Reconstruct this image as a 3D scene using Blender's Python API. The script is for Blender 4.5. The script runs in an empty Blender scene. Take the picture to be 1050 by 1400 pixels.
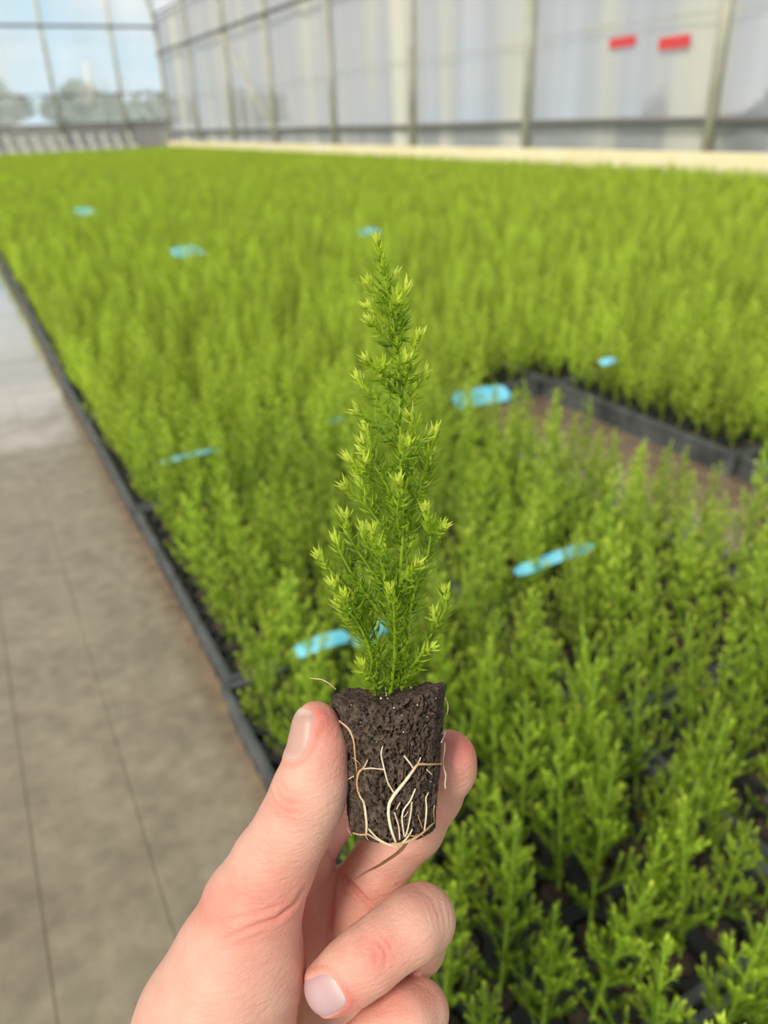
import bpy, math, random
import numpy as np
from mathutils import Matrix, Vector

SC = bpy.context.scene
COL = SC.collection
rng = np.random.default_rng(7)
random.seed(7)

# ------------------------------------------------------------------ camera
F = 1052.0                      # focal length in pixels of the 1050 x 1400 frame
CX, CY = 525.0, 700.0
def _n(v):
    v = np.asarray(v, float); return v / np.linalg.norm(v)
_yw = _n([-615, -513, F]); _dn = np.array([85, 2056, F]) / np.linalg.norm([85, 2056, F])
_dn = _n(_dn - (_yw @ _dn) * _yw)
_zw = -_dn; _xw = np.cross(_yw, _zw)
RW = np.stack([_xw, _yw, _zw])               # camera vector (right, down, forward) -> world
def P(px, py, d):                            # a point d metres in front of the lens plane
    return RW @ (np.array([(px - CX) / F, (py - CY) / F, 1.0]) * d)
def ray(px, py): return RW @ np.array([(px - CX) / F, (py - CY) / F, 1.0])
def on_z(px, py, z): r = ray(px, py); return r * (z / r[2])
def on_x(px, py, x): r = ray(px, py); return r * (x / r[0])
def on_y(px, py, y): r = ray(px, py); return r * (y / r[1])

cam_d = bpy.data.cameras.new('camera'); cam = bpy.data.objects.new('camera', cam_d); COL.objects.link(cam)
cam_d.sensor_fit = 'VERTICAL'; cam_d.sensor_height = 9.8; cam_d.sensor_width = 7.35
cam_d.lens = 9.8 * F / 1400.0
m = Matrix(((RW[0][0], -RW[0][1], -RW[0][2], 0), (RW[1][0], -RW[1][1], -RW[1][2], 0),
            (RW[2][0], -RW[2][1], -RW[2][2], 0), (0, 0, 0, 1)))
cam.matrix_world = m
cam_d.clip_start = 0.01; cam_d.clip_end = 300
cam_d.dof.use_dof = True; cam_d.dof.focus_distance = 0.238; cam_d.dof.aperture_fstop = 2.6
SC.camera = cam

# ------------------------------------------------------------------ light
SC.view_settings.view_transform = 'Standard'; SC.view_settings.look = 'None'
SC.view_settings.gamma = 1.0; SC.view_settings.exposure = 0.0
SC.view_settings.use_curve_mapping = False
world = bpy.data.worlds.new('sky'); SC.world = world; world.use_nodes = True
nt = world.node_tree; nt.nodes.clear()
tc = nt.nodes.new('ShaderNodeTexCoord'); mp = nt.nodes.new('ShaderNodeMapping'); mp.inputs['Scale'].default_value = (1, 1, 2.2)
nz = nt.nodes.new('ShaderNodeTexNoise'); nz.inputs['Scale'].default_value = 2.3; nz.inputs['Detail'].default_value = 5
cr = nt.nodes.new('ShaderNodeValToRGB')
cr.color_ramp.elements[0].position = .36; cr.color_ramp.elements[0].color = (.50, .76, .94, 1)
cr.color_ramp.elements[1].position = .54; cr.color_ramp.elements[1].color = (.95, .93, .90, 1)
bg = nt.nodes.new('ShaderNodeBackground'); bg.inputs['Strength'].default_value = 0.72
wo = nt.nodes.new('ShaderNodeOutputWorld')
nt.links.new(tc.outputs['Generated'], mp.inputs['Vector']); nt.links.new(mp.outputs['Vector'], nz.inputs['Vector'])
nt.links.new(nz.outputs['Fac'], cr.inputs['Fac']); nt.links.new(cr.outputs['Color'], bg.inputs['Color'])
sxw = nt.nodes.new('ShaderNodeSeparateXYZ'); nt.links.new(tc.outputs['Generated'], sxw.inputs[0])
hz = nt.nodes.new('ShaderNodeMapRange'); hz.inputs['From Min'].default_value = 0.0; hz.inputs['From Max'].default_value = .75
hz.inputs['To Min'].default_value = 1.42; hz.inputs['To Max'].default_value = .45
nt.links.new(sxw.outputs[2], hz.inputs['Value']); nt.links.new(hz.outputs[0], bg.inputs['Strength'])
nt.links.new(bg.outputs['Background'], wo.inputs['Surface'])
sd = bpy.data.lights.new('sun', 'SUN'); sd.energy = 3.3; sd.color = (1, .93, .80); sd.angle = math.radians(14)
sun = bpy.data.objects.new('sun', sd); COL.objects.link(sun)
sun_from = Vector((-.62, -.35, .72)).normalized()
sun.rotation_euler = sun_from.to_track_quat('Z', 'Y').to_euler()
sun.location = (-3, -2, 5)

# ------------------------------------------------------------------ helpers
def link(name, me, mat=None, parent=None, loc=None):
    o = bpy.data.objects.new(name, me); COL.objects.link(o)
    if mat is not None and me is not None and not me.materials: me.materials.append(mat)
    if parent is not None: o.parent = parent
    if loc is not None: o.location = loc
    return o
def tag(o, label=None, cat=None, group=None, kind=None):
    if label: o['label'] = label
    if cat: o['category'] = cat
    if group: o['group'] = group
    if kind: o['kind'] = kind
    return o
def mesh_np(name, V, Fc, smooth=False, attrs=None):
    """V (n,3); Fc list of arrays (m,k)"""
    me = bpy.data.meshes.new(name)
    V = np.asarray(V, np.float32)
    if isinstance(Fc, np.ndarray): Fc = [Fc]
    Fc = [np.asarray(f, np.int32) for f in Fc if len(f)]
    nf = sum(len(f) for f in Fc); nl = sum(f.size for f in Fc)
    me.vertices.add(len(V)); me.vertices.foreach_set('co', V.ravel())
    if nf:
        me.loops.add(nl); me.polygons.add(nf)
        me.loops.foreach_set('vertex_index', np.concatenate([f.ravel() for f in Fc]))
        tot = np.concatenate([np.full(len(f), f.shape[1], np.int32) for f in Fc])
        me.polygons.foreach_set('loop_start', np.concatenate([[0], np.cumsum(tot)[:-1]]).astype(np.int32))
        me.polygons.foreach_set('use_smooth', np.full(nf, smooth, bool))
    if attrs:
        for k, a in attrs.items():
            a = np.asarray(a, np.float32)
            if a.ndim == 1:
                at = me.attributes.new(k, 'FLOAT', 'POINT'); at.data.foreach_set('value', a)
            else:
                at = me.attributes.new(k, 'FLOAT_VECTOR', 'POINT'); at.data.foreach_set('vector', a.ravel())
    me.update(calc_edges=True)
    return me
class MB:
    def __init__(s): s.v = []; s.q = []; s.t = []; s.n = 0
    def add(s, V, Q=None, T=None):
        s.v.append(np.asarray(V, float))
        if Q is not None and len(Q): s.q.append(np.asarray(Q) + s.n)
        if T is not None and len(T): s.t.append(np.asarray(T) + s.n)
        s.n += len(V)
    def box(s, a, b, bev=0.0):
        (x0, y0, z0), (x1, y1, z1) = a, b
        if bev <= 0:
            V = [(x0,y0,z0),(x1,y0,z0),(x1,y1,z0),(x0,y1,z0),(x0,y0,z1),(x1,y0,z1),(x1,y1,z1),(x0,y1,z1)]
            Q = [(0,3,2,1),(4,5,6,7),(0,1,5,4),(1,2,6,5),(2,3,7,6),(3,0,4,7)]
            s.add(V, Q); return
        V = [(x0,y0,z0),(x1,y0,z0),(x1,y1,z0),(x0,y1,z0),(x0,y0,z1-bev),(x1,y0,z1-bev),(x1,y1,z1-bev),(x0,y1,z1-bev),
             (x0+bev,y0+bev,z1),(x1-bev,y0+bev,z1),(x1-bev,y1-bev,z1),(x0+bev,y1-bev,z1)]
        Q = [(0,3,2,1),(8,9,10,11),(0,1,5,4),(1,2,6,5),(2,3,7,6),(3,0,4,7),(4,5,9,8),(5,6,10,9),(6,7,11,10),(7,4,8,11)]
        s.add(V, Q)
    def tube(s, pts, r, n=8, caps=True):
        pts = np.asarray(pts, float); m_ = len(pts)
        r = np.full(m_, r) if np.isscalar(r) else np.asarray(r, float)
        T = np.gradient(pts, axis=0); T /= np.linalg.norm(T, axis=1)[:, None] + 1e-12
        ref = np.array([0, 0, 1.0]) if abs(T[0][2]) < .9 else np.array([1.0, 0, 0])
        N = np.cross(T[0], ref); N /= np.linalg.norm(N); V = []
        a = np.arange(n) * 2 * np.pi / n
        for i in range(m_):
            N = N - (N @ T[i]) * T[i]; N /= np.linalg.norm(N) + 1e-12
            B = np.cross(T[i], N)
            V.append(pts[i] + r[i] * (np.cos(a)[:, None] * N + np.sin(a)[:, None] * B))
        V = np.concatenate(V)
        i = np.arange(m_ - 1)[:, None] * n; j = np.arange(n)[None]; k = (j + 1) % n
        Q = np.stack([i + j, i + k, i + n + k, i + n + j], -1).reshape(-1, 4)
        s.add(V, Q)
        if caps:
            T_ = []
            s.add([pts[0], pts[-1]])
            c0, c1 = s.n - 2, s.n - 1; b0 = s.n - 2 - m_ * n; b1 = b0 + (m_ - 1) * n
            for q in range(n):
                T_.append((c0, b0 + (q + 1) % n, b0 + q)); T_.append((c1, b1 + q, b1 + (q + 1) % n))
            s.t.append(np.array(T_))
    def mesh(s, name, smooth=False):
        Fc = []
        if s.q: Fc.append(np.concatenate(s.q))
        if s.t: Fc.append(np.concatenate(s.t))
        return mesh_np(name, np.concatenate(s.v), Fc, smooth)

def material(name, rough=.6, color=(.5, .5, .5, 1), spec=.5):
    mt = bpy.data.materials.new(name); mt.use_nodes = True
    b = mt.node_tree.nodes['Principled BSDF']
    b.inputs['Base Color'].default_value = (*color[:3], 1); b.inputs['Roughness'].default_value = rough
    b.inputs['Specular IOR Level'].default_value = spec
    return mt, mt.node_tree, b
def N(nt, t, **kw):
    n = nt.nodes.new(t)
    for k, v in kw.items():
        if k in n.inputs.keys() if isinstance(k, str) else False: n.inputs[k].default_value = v
        elif isinstance(k, str) and hasattr(n, k): setattr(n, k, v)
    return n
def ramp(nt, fac, stops):
    r = nt.nodes.new('ShaderNodeValToRGB')
    el = r.color_ramp.elements
    while len(el) < len(stops): el.new(.5)
    for e, (p, c) in zip(el, stops): e.position = p; e.color = (*c, 1) if len(c) == 3 else c
    nt.links.new(fac, r.inputs['Fac']); return r.outputs['Color']
def noise(nt, scale, detail=3, coord='Object', stretch=(1, 1, 1), rough=.5):
    t = nt.nodes.new('ShaderNodeTexCoord'); mp_ = nt.nodes.new('ShaderNodeMapping'); mp_.inputs['Scale'].default_value = stretch
    n = nt.nodes.new('ShaderNodeTexNoise'); n.inputs['Scale'].default_value = scale; n.inputs['Detail'].default_value = detail
    n.inputs['Roughness'].default_value = rough
    nt.links.new(t.outputs[coord], mp_.inputs['Vector']); nt.links.new(mp_.outputs['Vector'], n.inputs['Vector'])
    return n.outputs['Fac']
def bump(nt, b, h, strength=.3, dist=.001, prev=None):
    bp = nt.nodes.new('ShaderNodeBump'); bp.inputs['Strength'].default_value = strength; bp.inputs['Distance'].default_value = dist
    nt.links.new(h, bp.inputs['Height'])
    if prev is not None: nt.links.new(prev, bp.inputs['Normal'])
    nt.links.new(bp.outputs['Normal'], b.inputs['Normal']); return bp.outputs['Normal']
def mixc(nt, fac, a, b, mode='MIX'):
    x = nt.nodes.new('ShaderNodeMix'); x.data_type = 'RGBA'; x.blend_type = mode
    for s_, i in ((fac, 0), (a, 6), (b, 7)):
        if isinstance(s_, (int, float)): x.inputs[i].default_value = s_
        elif isinstance(s_, tuple): x.inputs[i].default_value = (*s_[:3], 1)
        else: nt.links.new(s_, x.inputs[i])
    return x.outputs[2]
def math_(nt, op, a, b=None, clamp=False):
    x = nt.nodes.new('ShaderNodeMath'); x.operation = op; x.use_clamp = clamp
    for i, s_ in enumerate((a, b)):
        if s_ is None: continue
        if isinstance(s_, (int, float)): x.inputs[i].default_value = s_
        else: nt.links.new(s_, x.inputs[i])
    return x.outputs[0]

# ------------------------------------------------------------------ materials
def leaf_material(name, dark, mid, tip, transl=.45, vary=.35):
    mt, nt, b = material(name, .42)
    at = nt.nodes.new('ShaderNodeAttribute'); at.attribute_name = 'young'
    c = ramp(nt, at.outputs['Fac'], [(0, dark), (.5, mid), (1, tip)])
    oi = nt.nodes.new('ShaderNodeObjectInfo')
    hv = nt.nodes.new('ShaderNodeHueSaturation')
    nt.links.new(c, hv.inputs['Color'])
    nt.links.new(math_(nt, 'ADD', math_(nt, 'MULTIPLY', oi.outputs['Random'], vary), 1 - vary / 2), hv.inputs['Value'])
    nt.links.new(hv.outputs['Color'], b.inputs['Base Color'])
    b.inputs['Specular IOR Level'].default_value = .35
    tr = nt.nodes.new('ShaderNodeBsdfTranslucent'); nt.links.new(mixc(nt, 1.0, hv.outputs['Color'], (1.0, 1.0, .55), 'MULTIPLY'), tr.inputs['Color'])
    mx = nt.nodes.new('ShaderNodeMixShader'); mx.inputs[0].default_value = transl
    nt.links.new(b.outputs[0], mx.inputs[1]); nt.links.new(tr.outputs[0], mx.inputs[2])
    nt.links.new(mx.outputs[0], nt.nodes['Material Output'].inputs['Surface'])
    return mt
M_LEAF = leaf_material('needle_green', (.11, .22, .012), (.41, .57, .045), (.74, .84, .16), .42, .6)
M_HELD = leaf_material('needle_green_fresh', (.11, .23, .010), (.43, .60, .03), (.76, .84, .14), .36, 0)
M_STEM, nt, b = material('green_stem', .5, (.30, .46, .05))

def path_material():
    mt, nt, b = material('wet_concrete', .4)
    t = nt.nodes.new('ShaderNodeTexCoord'); sx = nt.nodes.new('ShaderNodeSeparateXYZ'); nt.links.new(t.outputs['Object'], sx.inputs[0])
    n1 = noise(nt, 5, 6, rough=.65); n2 = noise(nt, 38, 4); n3 = noise(nt, 1.3, 3)
    c = ramp(nt, n1, [(.3, (.17, .135, .090)), (.52, (.26, .215, .150)), (.72, (.36, .30, .215))])
    c = mixc(nt, .35, c, ramp(nt, n2, [(.3, (.15, .12, .085)), (.7, (.40, .34, .25))]), 'MIX')
    # rust-brown dirt washed against the trays and under the bed
    edge = nt.nodes.new('ShaderNodeMapRange'); edge.interpolation_type = 'SMOOTHSTEP'
    edge.inputs['From Min'].default_value = .130; edge.inputs['From Max'].default_value = .172
    nt.links.new(math_(nt, 'ADD', sx.outputs[0], math_(nt, 'MULTIPLY', math_(nt, 'SUBTRACT', n1, .5), .06)), edge.inputs['Value'])
    c = mixc(nt, math_(nt, 'MULTIPLY', edge.outputs[0], .7), c, ramp(nt, n2, [(.3, (.15, .098, .052)), (.7, (.30, .21, .12))]))
    # green algae film
    al = ramp(nt, n3, [(.5, (0, 0, 0)), (.75, (1, 1, 1))])
    c = mixc(nt, math_(nt, 'MULTIPLY', al, .25), c, (.13, .14, .075))
    nt.links.new(c, b.inputs['Base Color'])
    # standing water further down the path
    wet = nt.nodes.new('ShaderNodeMapRange'); wet.interpolation_type = 'SMOOTHSTEP'
    wet.inputs['From Min'].default_value = 1.9; wet.inputs['From Max'].default_value = 2.5
    nt.links.new(math_(nt, 'ADD', sx.outputs[1], math_(nt, 'MULTIPLY', math_(nt, 'SUBTRACT', n1, .5), 1.6)), wet.inputs['Value'])
    r = math_(nt, 'ADD', math_(nt, 'MULTIPLY', n1, .35), .22)
    mr = nt.nodes.new('ShaderNodeMix'); wet_ = math_(nt, 'MAXIMUM', wet.outputs[0], math_(nt, 'MULTIPLY', ramp(nt, sx.outputs[0], [(.30, (0, 0, 0)), (.5, (1, 1, 1))]), .85)); nt.links.new(wet_, b.inputs['Coat Weight']); b.inputs['Coat Roughness'].default_value = .04; b.inputs['Coat IOR'].default_value = 1.7; nt.links.new(wet_, mr.inputs[0]); nt.links.new(r, mr.inputs[2]); mr.inputs[3].default_value = .06
    nt.links.new(mr.outputs[0], b.inputs['Roughness'])
    hh = math_(nt, 'MULTIPLY', math_(nt, 'ADD', n2, n1), math_(nt, 'SUBTRACT', 1.0, math_(nt, 'MULTIPLY', wet_, .96)))
    bump(nt, b, hh, .5, .004)
    b.inputs['Specular IOR Level'].default_value = .6
    return mt
M_PATH = path_material()
M_TRAY, nt, b = material('grey_black_plastic', .42, (.035, .037, .04))
nt.links.new(ramp(nt, noise(nt, 14, 4), [(.3, (.045, .050, .055)), (.7, (.13, .14, .145))]), b.inputs['Base Color'])
M_CELL, nt, b = material('black_cell_web', .55, (.012, .013, .014))
M_SOIL, nt, b = material('potting_soil', .95, (.05, .035, .025))
nt.links.new(ramp(nt, noise(nt, 160, 4), [(.3, (.016, .011, .008)), (.62, (.07, .048, .033)), (.8, (.14, .11, .07))]), b.inputs['Base Color'])
bump(nt, b, noise(nt, 300, 3), .8, .003)
M_TAG, nt, b = material('light_blue_plastic', .35, (.14, .60, .84))
nt.links.new(ramp(nt, noise(nt, 30, 3), [(.35, (.13, .56, .82)), (.7, (.26, .74, .92))]), b.inputs['Base Color'])
M_POST, nt, b = material('galvanised_post', .5, (.50, .49, .42))
nt.links.new(ramp(nt, noise(nt, 3, 4), [(.3, (.46, .44, .35)), (.7, (.68, .65, .54))]), b.inputs['Base Color'])
b.inputs['Metallic'].default_value = .15
M_RAIL, nt, b = material('dark_rail', .6, (.16, .155, .15))
M_BOARD, nt, b = material('cream_board', .6, (.86, .76, .52))
nt.links.new(ramp(nt, noise(nt, 2, 4), [(.3, (.90, .77, .46)), (.7, (.96, .88, .62))]), b.inputs['Base Color'])
M_WHITE, nt, b = material('white_plastic', .4, (.80, .80, .76))
M_RED, nt, b = material('red_plastic_sign', .5, (.72, .06, .07))
def film(name, opacity, c0, c1, warp=(1, 1, .05), sc=1.2, lo=.35, hi=.65):
    mt = bpy.data.materials.new(name); mt.use_nodes = True; nt = mt.node_tree; nt.nodes.clear()
    out = nt.nodes.new('ShaderNodeOutputMaterial')
    streak = noise(nt, sc, 3, 'Object', warp)
    c = ramp(nt, streak, [(lo, c0), (hi, c1)])
    d = nt.nodes.new('ShaderNodeBsdfDiffuse'); nt.links.new(c, d.inputs['Color'])
    t = nt.nodes.new('ShaderNodeBsdfTranslucent'); nt.links.new(c, t.inputs['Color'])
    a = nt.nodes.new('ShaderNodeMixShader'); a.inputs[0].default_value = .5
    nt.links.new(d.outputs[0], a.inputs[1]); nt.links.new(t.outputs[0], a.inputs[2])
    tp = nt.nodes.new('ShaderNodeBsdfTransparent'); tp.inputs['Color'].default_value = (.97, .985, 1, 1)
    g = nt.nodes.new('ShaderNodeMixShader')
    f = math_(nt, 'ADD', math_(nt, 'MULTIPLY', math_(nt, 'SUBTRACT', streak, .5), .9), opacity, True)
    nt.links.new(f, g.inputs[0]); nt.links.new(tp.outputs[0], g.inputs[1]); nt.links.new(a.outputs[0], g.inputs[2])
    nt.links.new(g.outputs[0], out.inputs['Surface'])
    return mt
M_FILM = film('side_film', .86, (.52, .52, .56), (.95, .91, .78), (1, 1, .06), 1.1, .47, .68)  # bluish low tone paints sky reflection into the film colour
M_FILM_END = film('gable_film', .50, (.74, .78, .80), (.92, .94, .93), (1, .2, .3), .8)

# ------------------------------------------------------------------ setting
ZG = -.72; WX = 6.25; EY = 25.6
mb = MB(); mb.box((-30, -4, ZG - .25), (60, 110, ZG - .06)); ground = link('ground', mb.mesh('ground'))
mt, nt, b = material('grass_outside', .9); nt.links.new(ramp(nt, noise(nt, .8, 4), [(.3, (.10, .12, .05)), (.7, (.26, .27, .16))]), b.inputs['Base Color'])
ground.data.materials.append(mt); tag(ground, kind='structure')
# floor: one concrete slab under everything, paving slabs with recessed joints along the path
mb = MB(); mb.box((-3, -1.5, ZG - .06), (WX + .1, EY + .1, ZG - .0012)); floor = link('floor', mb.mesh('floor'), M_PATH); tag(floor, kind='structure')
ycuts = [-1.5, -.9, -.3, .3, .9, 1.42, 1.86, 2.28, 2.57, 2.98, 3.42, 3.86, 4.3, 4.74, 5.2, 5.7, 6.2, 6.8, 7.4, 8.1, 9, 10.5, 12.5, 15, 19, EY]
xcuts = [(-3, -1.42), (-1.416, -.62), (-.616, -.095), (-.091, .020), (.024, 6.3)]
for i in range(len(ycuts) - 1):
    for x0, x1 in xcuts:
        mb = MB(); dz = rng.uniform(-.0010, .0010) if ycuts[i] > 1.8 else 0
        yy0 = ycuts[i] + (.005 if ycuts[i] >= 1.8 else .0008); yy1 = ycuts[i + 1]
        mb.box((x0, yy0, ZG - .02), (x1, yy1, ZG + dz), .0015 if ycuts[i] >= 1.8 else .0006)
        link('paving_slab', mb.mesh('paving_slab'), M_PATH, floor)

# right wall
def sheet(name, p0, du, dv, nu, nv, amp, mat, nrm, freq=3.0):
    u = np.linspace(0, 1, nu); v = np.linspace(0, 1, nv)
    U, Vv = np.meshgrid(u, v)
    pts = np.array(p0) + U[..., None] * np.array(du) + Vv[..., None] * np.array(dv)
    L = np.linalg.norm(du)
    w = np.zeros_like(U)
    for k in range(7):
        fr = freq * (1 + k * .63); w += amp / (1 + k * .5) * np.sin(U * L * fr + k * 2.1 + .6 * np.sin(Vv * 3 + k))
    pts = pts + w[..., None] * np.array(nrm)
    i = np.arange(nv - 1)[:, None] * nu; j = np.arange(nu - 1)[None]
    Q = np.stack([i + j, i + j + 1, i + nu + j + 1, i + nu + j], -1).reshape(-1, 4)
    return mesh_np(name, pts.reshape(-1, 3), Q, True)
wr = link('wall_right', sheet('film_sheet', (WX + .09, -.5, ZG), (0, EY + .6, 0), (0, 0, 3.5), 700, 8, .010, None, (1, 0, 0)), M_FILM); tag(wr, kind='structure')
we = link('wall_back', sheet('film_sheet', (-3.2, EY + .06, ZG), (WX + 3.3, 0, 0), (0, 0, 6.2), 160, 10, .006, None, (0, 1, 0), 1.5), M_FILM_END); tag(we, kind='structure')
# roof strip that starts at the eave
arc = []
for k in range(9):
    a = k / 8 * math.radians(52)
    arc.append((WX - .02 - 2.6 * (1 - math.cos(a)) * 1.0, 2.79 + 2.6 * math.sin(a) * .62))
nu = 60; pts = []
for (x, z) in arc:
    for j in range(nu): pts.append((x + .06, -.5 + (EY + .6) * j / (nu - 1), z + .03))
i = np.arange(8)[:, None] * nu; j = np.arange(nu - 1)[None]
roof = link('ceiling', mesh_np('roof_film', pts, np.stack([i + j, i + j + 1, i + nu + j + 1, i + nu + j], -1).reshape(-1, 4), True), M_FILM_END); tag(roof, kind='structure')
post_y = [-.0, 2.78, 5.54, 8.27, 11.0, 13.8, 16.76, 19.5, 22.5, EY]
for y in post_y:
    mb = MB(); pl = [(WX, y, ZG), (WX, y, 1.0), (WX, y, 2.0), (WX, y, 2.75)] + [(x, y, z) for x, z in arc]
    mb.tube(pl, .052, 12)
    o = link('hoop_post', mb.mesh('hoop_post', True), M_POST, wr)
mb = MB(); mb.tube([(WX - .05, -.4, 1.88), (WX - .05, EY, 1.88)], .035, 10); link('upper_rail', mb.mesh('upper_rail', True), M_RAIL, wr)
mb = MB(); mb.tube([(WX - .02, -.4, 2.79), (WX - .02, EY, 2.79)], .03, 10); link('eave_rail', mb.mesh('eave_rail', True), M_RAIL, wr)
mb = MB(); mb.tube([(WX + .03, y, -.125 + .006 * math.sin(y)) for y in np.linspace(-.4, EY, 50)], .036, 10); link('curtain_roll', mb.mesh('curtain_roll', True), M_RAIL, wr)
mb = MB(); mb.tube([(WX + .02, y, .72 + .02 * math.sin(y * 1.15)) for y in np.linspace(-.4, EY, 90)], .006, 6); link('wire', mb.mesh('wire', True), M_POST, wr)
mb = MB(); mb.tube([(WX, 19.5, 1.85), (WX, 16.9, -.1)], .03, 8); link('brace', mb.mesh('brace', True), M_POST, wr)
yb = -.4
while yb < EY:
    mb = MB(); mb.box((WX - .11, yb, -.66), (WX - .075, min(yb + 3.6, EY) - .012, -.375 + rng.uniform(-.006, .006)), .004)
    link('base_board', mb.mesh('base_board'), M_BOARD, wr); yb += 3.6
# gable end
for x in (-2.3, -.5, 1.35, 3.2, 5.0):
    mb = MB(); mb.tube([(x, EY - .05, ZG), (x, EY - .05, 4.9)], .05, 12); link('gable_post', mb.mesh('gable_post', True), M_POST, we)
for z, r in ((2.52, .035), (.90, .014), (.17, .022)):
    mb = MB(); mb.tube([(-3, EY - .09, z), (WX, EY - .09, z)], r, 8); link('gable_rail', mb.mesh('gable_rail', True), M_RAIL, we)
for k, x in enumerate(np.arange(-2.6, 6.2, .62)):
    mb = MB(); mb.tube([(x - .1, EY - .12, .90), (x, EY - .14, .84), (x + .1, EY - .12, .90)], .035, 6)
    link('clip', mb.mesh('clip', True), M_RAIL, we)
mb = MB(); mb.box((-3, EY - .02, -.62), (WX, EY + .02, .17), 0)
mt, nt, b = material('grey_sheet', .7, (.40, .38, .40)); nt.links.new(ramp(nt, noise(nt, 1.2, 3, stretch=(1, 1, .3)), [(.3, (.30, .29, .31)), (.7, (.50, .48, .46))]), b.inputs['Base Color'])
link('gable_skirt', mb.mesh('gable_skirt'), mt, we)
# white tube hanging in front of the gable, leaning
mb = MB(); mb.tube([on_y(118, 86, 25.42), on_y(129, 150, 25.40)], .055, 10)
o = link('hanging_tube', mb.mesh('hanging_tube', True), M_WHITE); tag(o, 'white tube hanging at a slant before the far gable wall', 'tube')
# row of looped hoses by the far wall
g = 'white hose loops along the far wall'
for k, x in enumerate(np.arange(1.0, 5.0, .36)):
    h = .5 + .12 * ((k * 37) % 5) / 5
    mb = MB(); s_ = np.linspace(0, 1, 14); y0 = EY - .45
    pts = [(x - .02 + .05 * math.sin(t * 3), y0, ZG + .06 + h * (1 - t) + .02) for t in s_] + [(x + .07 * (1 - math.cos(t * math.pi)), y0, ZG + .08 - .05 * math.sin(t * math.pi)) for t in s_[1:]] \
        + [(x + .14, y0, ZG + .08 + .25 * t) for t in s_[1:]]
    mb.tube(pts, .045, 8); o = link('hose_loop', mb.mesh('hose_loop', True), M_WHITE)
    tag(o, 'pale hose loop hanging in the row before the far gable wall', 'hose', g)

# red signs clipped to the right wall
for (a, c_, lab) in (((834, 51), (868, 64), 'smaller red sign on the film wall, left of the other red sign'),
                     ((902, 50), (942, 66), 'larger red sign on the film wall, beside the thick post')):
    A = on_x(*a, WX + .06); B = on_x(*c_, WX + .06)
    mb = MB(); mb.box((WX + .055, min(A[1], B[1]), min(A[2], B[2]) + .012), (WX + .065, max(A[1], B[1]), max(A[2], B[2]) - .012), .002)
    o = link('wall_sign', mb.mesh('wall_sign'), M_RED); tag(o, lab, 'sign')

# outside: shrubs against the film, hedge and trees beyond the gable
def clump(n, size, seed):
    r = np.random.default_rng(seed)
    c = r.normal(size=(n, 3)); c /= np.linalg.norm(c, axis=1)[:, None]; c *= (r.uniform(.25, 1, (n, 1)) ** .5)
    lump = 1 + .25 * np.sin(c[:, :1] * 5 + seed) * np.cos(c[:, 2:] * 4)
    c = c * lump * np.array(size)
    d1 = r.normal(size=(n, 3)); d1 /= np.linalg.norm(d1, axis=1)[:, None]
    d2 = np.cross(d1, r.normal(size=(n, 3))); d2 /= np.linalg.norm(d2, axis=1)[:, None]
    s_ = (r.uniform(.6, 1.3, (n, 1)) * min(size) * .16)
    V = np.stack([c - d1 * s_, c + d2 * s_ * .45, c + d1 * s_, c - d2 * s_ * .45], 1).reshape(-1, 3)
    return V, np.arange(4 * n).reshape(-1, 4)
M_TREE, nt, b = material('hazed_tree_leaves', .8, (.10, .15, .06))
nt.links.new(ramp(nt, noise(nt, .6, 2), [(.3, (.30, .35, .28)), (.7, (.44, .48, .38))]), b.inputs['Base Color'])  # leaf colour paled so that distance haze sits in the material
M_BARK, nt, b = material('bark', .9, (.12, .09, .07))
def tree(x, y, w, h, seed, label, cat, name, group=None):
    root = bpy.data.objects.new(name, None); COL.objects.link(root); root.location = (x, y, ZG - .06)
    V, Q = clump(1500, (w, w, h * .42), seed); V[:, 2] += h * .58
    o = link('leaves', mesh_np('leaves', V, Q), M_TREE, root); o['kind'] = 'stuff'
    mb = MB(); mb.tube([(0, 0, -.01), (.03 * h, 0, h * .3), (0, .02 * h, h * .7)], [h * .035, h * .03, h * .015], 8); link('trunk', mb.mesh('trunk', True), M_BARK, root)
    tag(root, label, cat, group)
for k, (x, y, w, h) in enumerate([(-2, 62, 2.6, 3.4), (4, 70, 2.9, 4.3), (9.2, 60, 2.6, 3.6), (16, 68, 3.2, 3.2), (22, 62, 2.6, 3.0)]):
    tree(x, y, w, h, k + 3, 'round green tree beyond the far gable film', 'tree', 'tree', 'trees beyond the far gable')
tree(WX + .55, 6.75, .16, .95, 21, 'narrow green shrub behind the film, below the smaller red sign', 'shrub', 'shrub')
tree(WX + .55, 5.35, .33, .85, 22, 'wide leafy shrub behind the film, right of the thick post', 'shrub', 'shrub')

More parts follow.
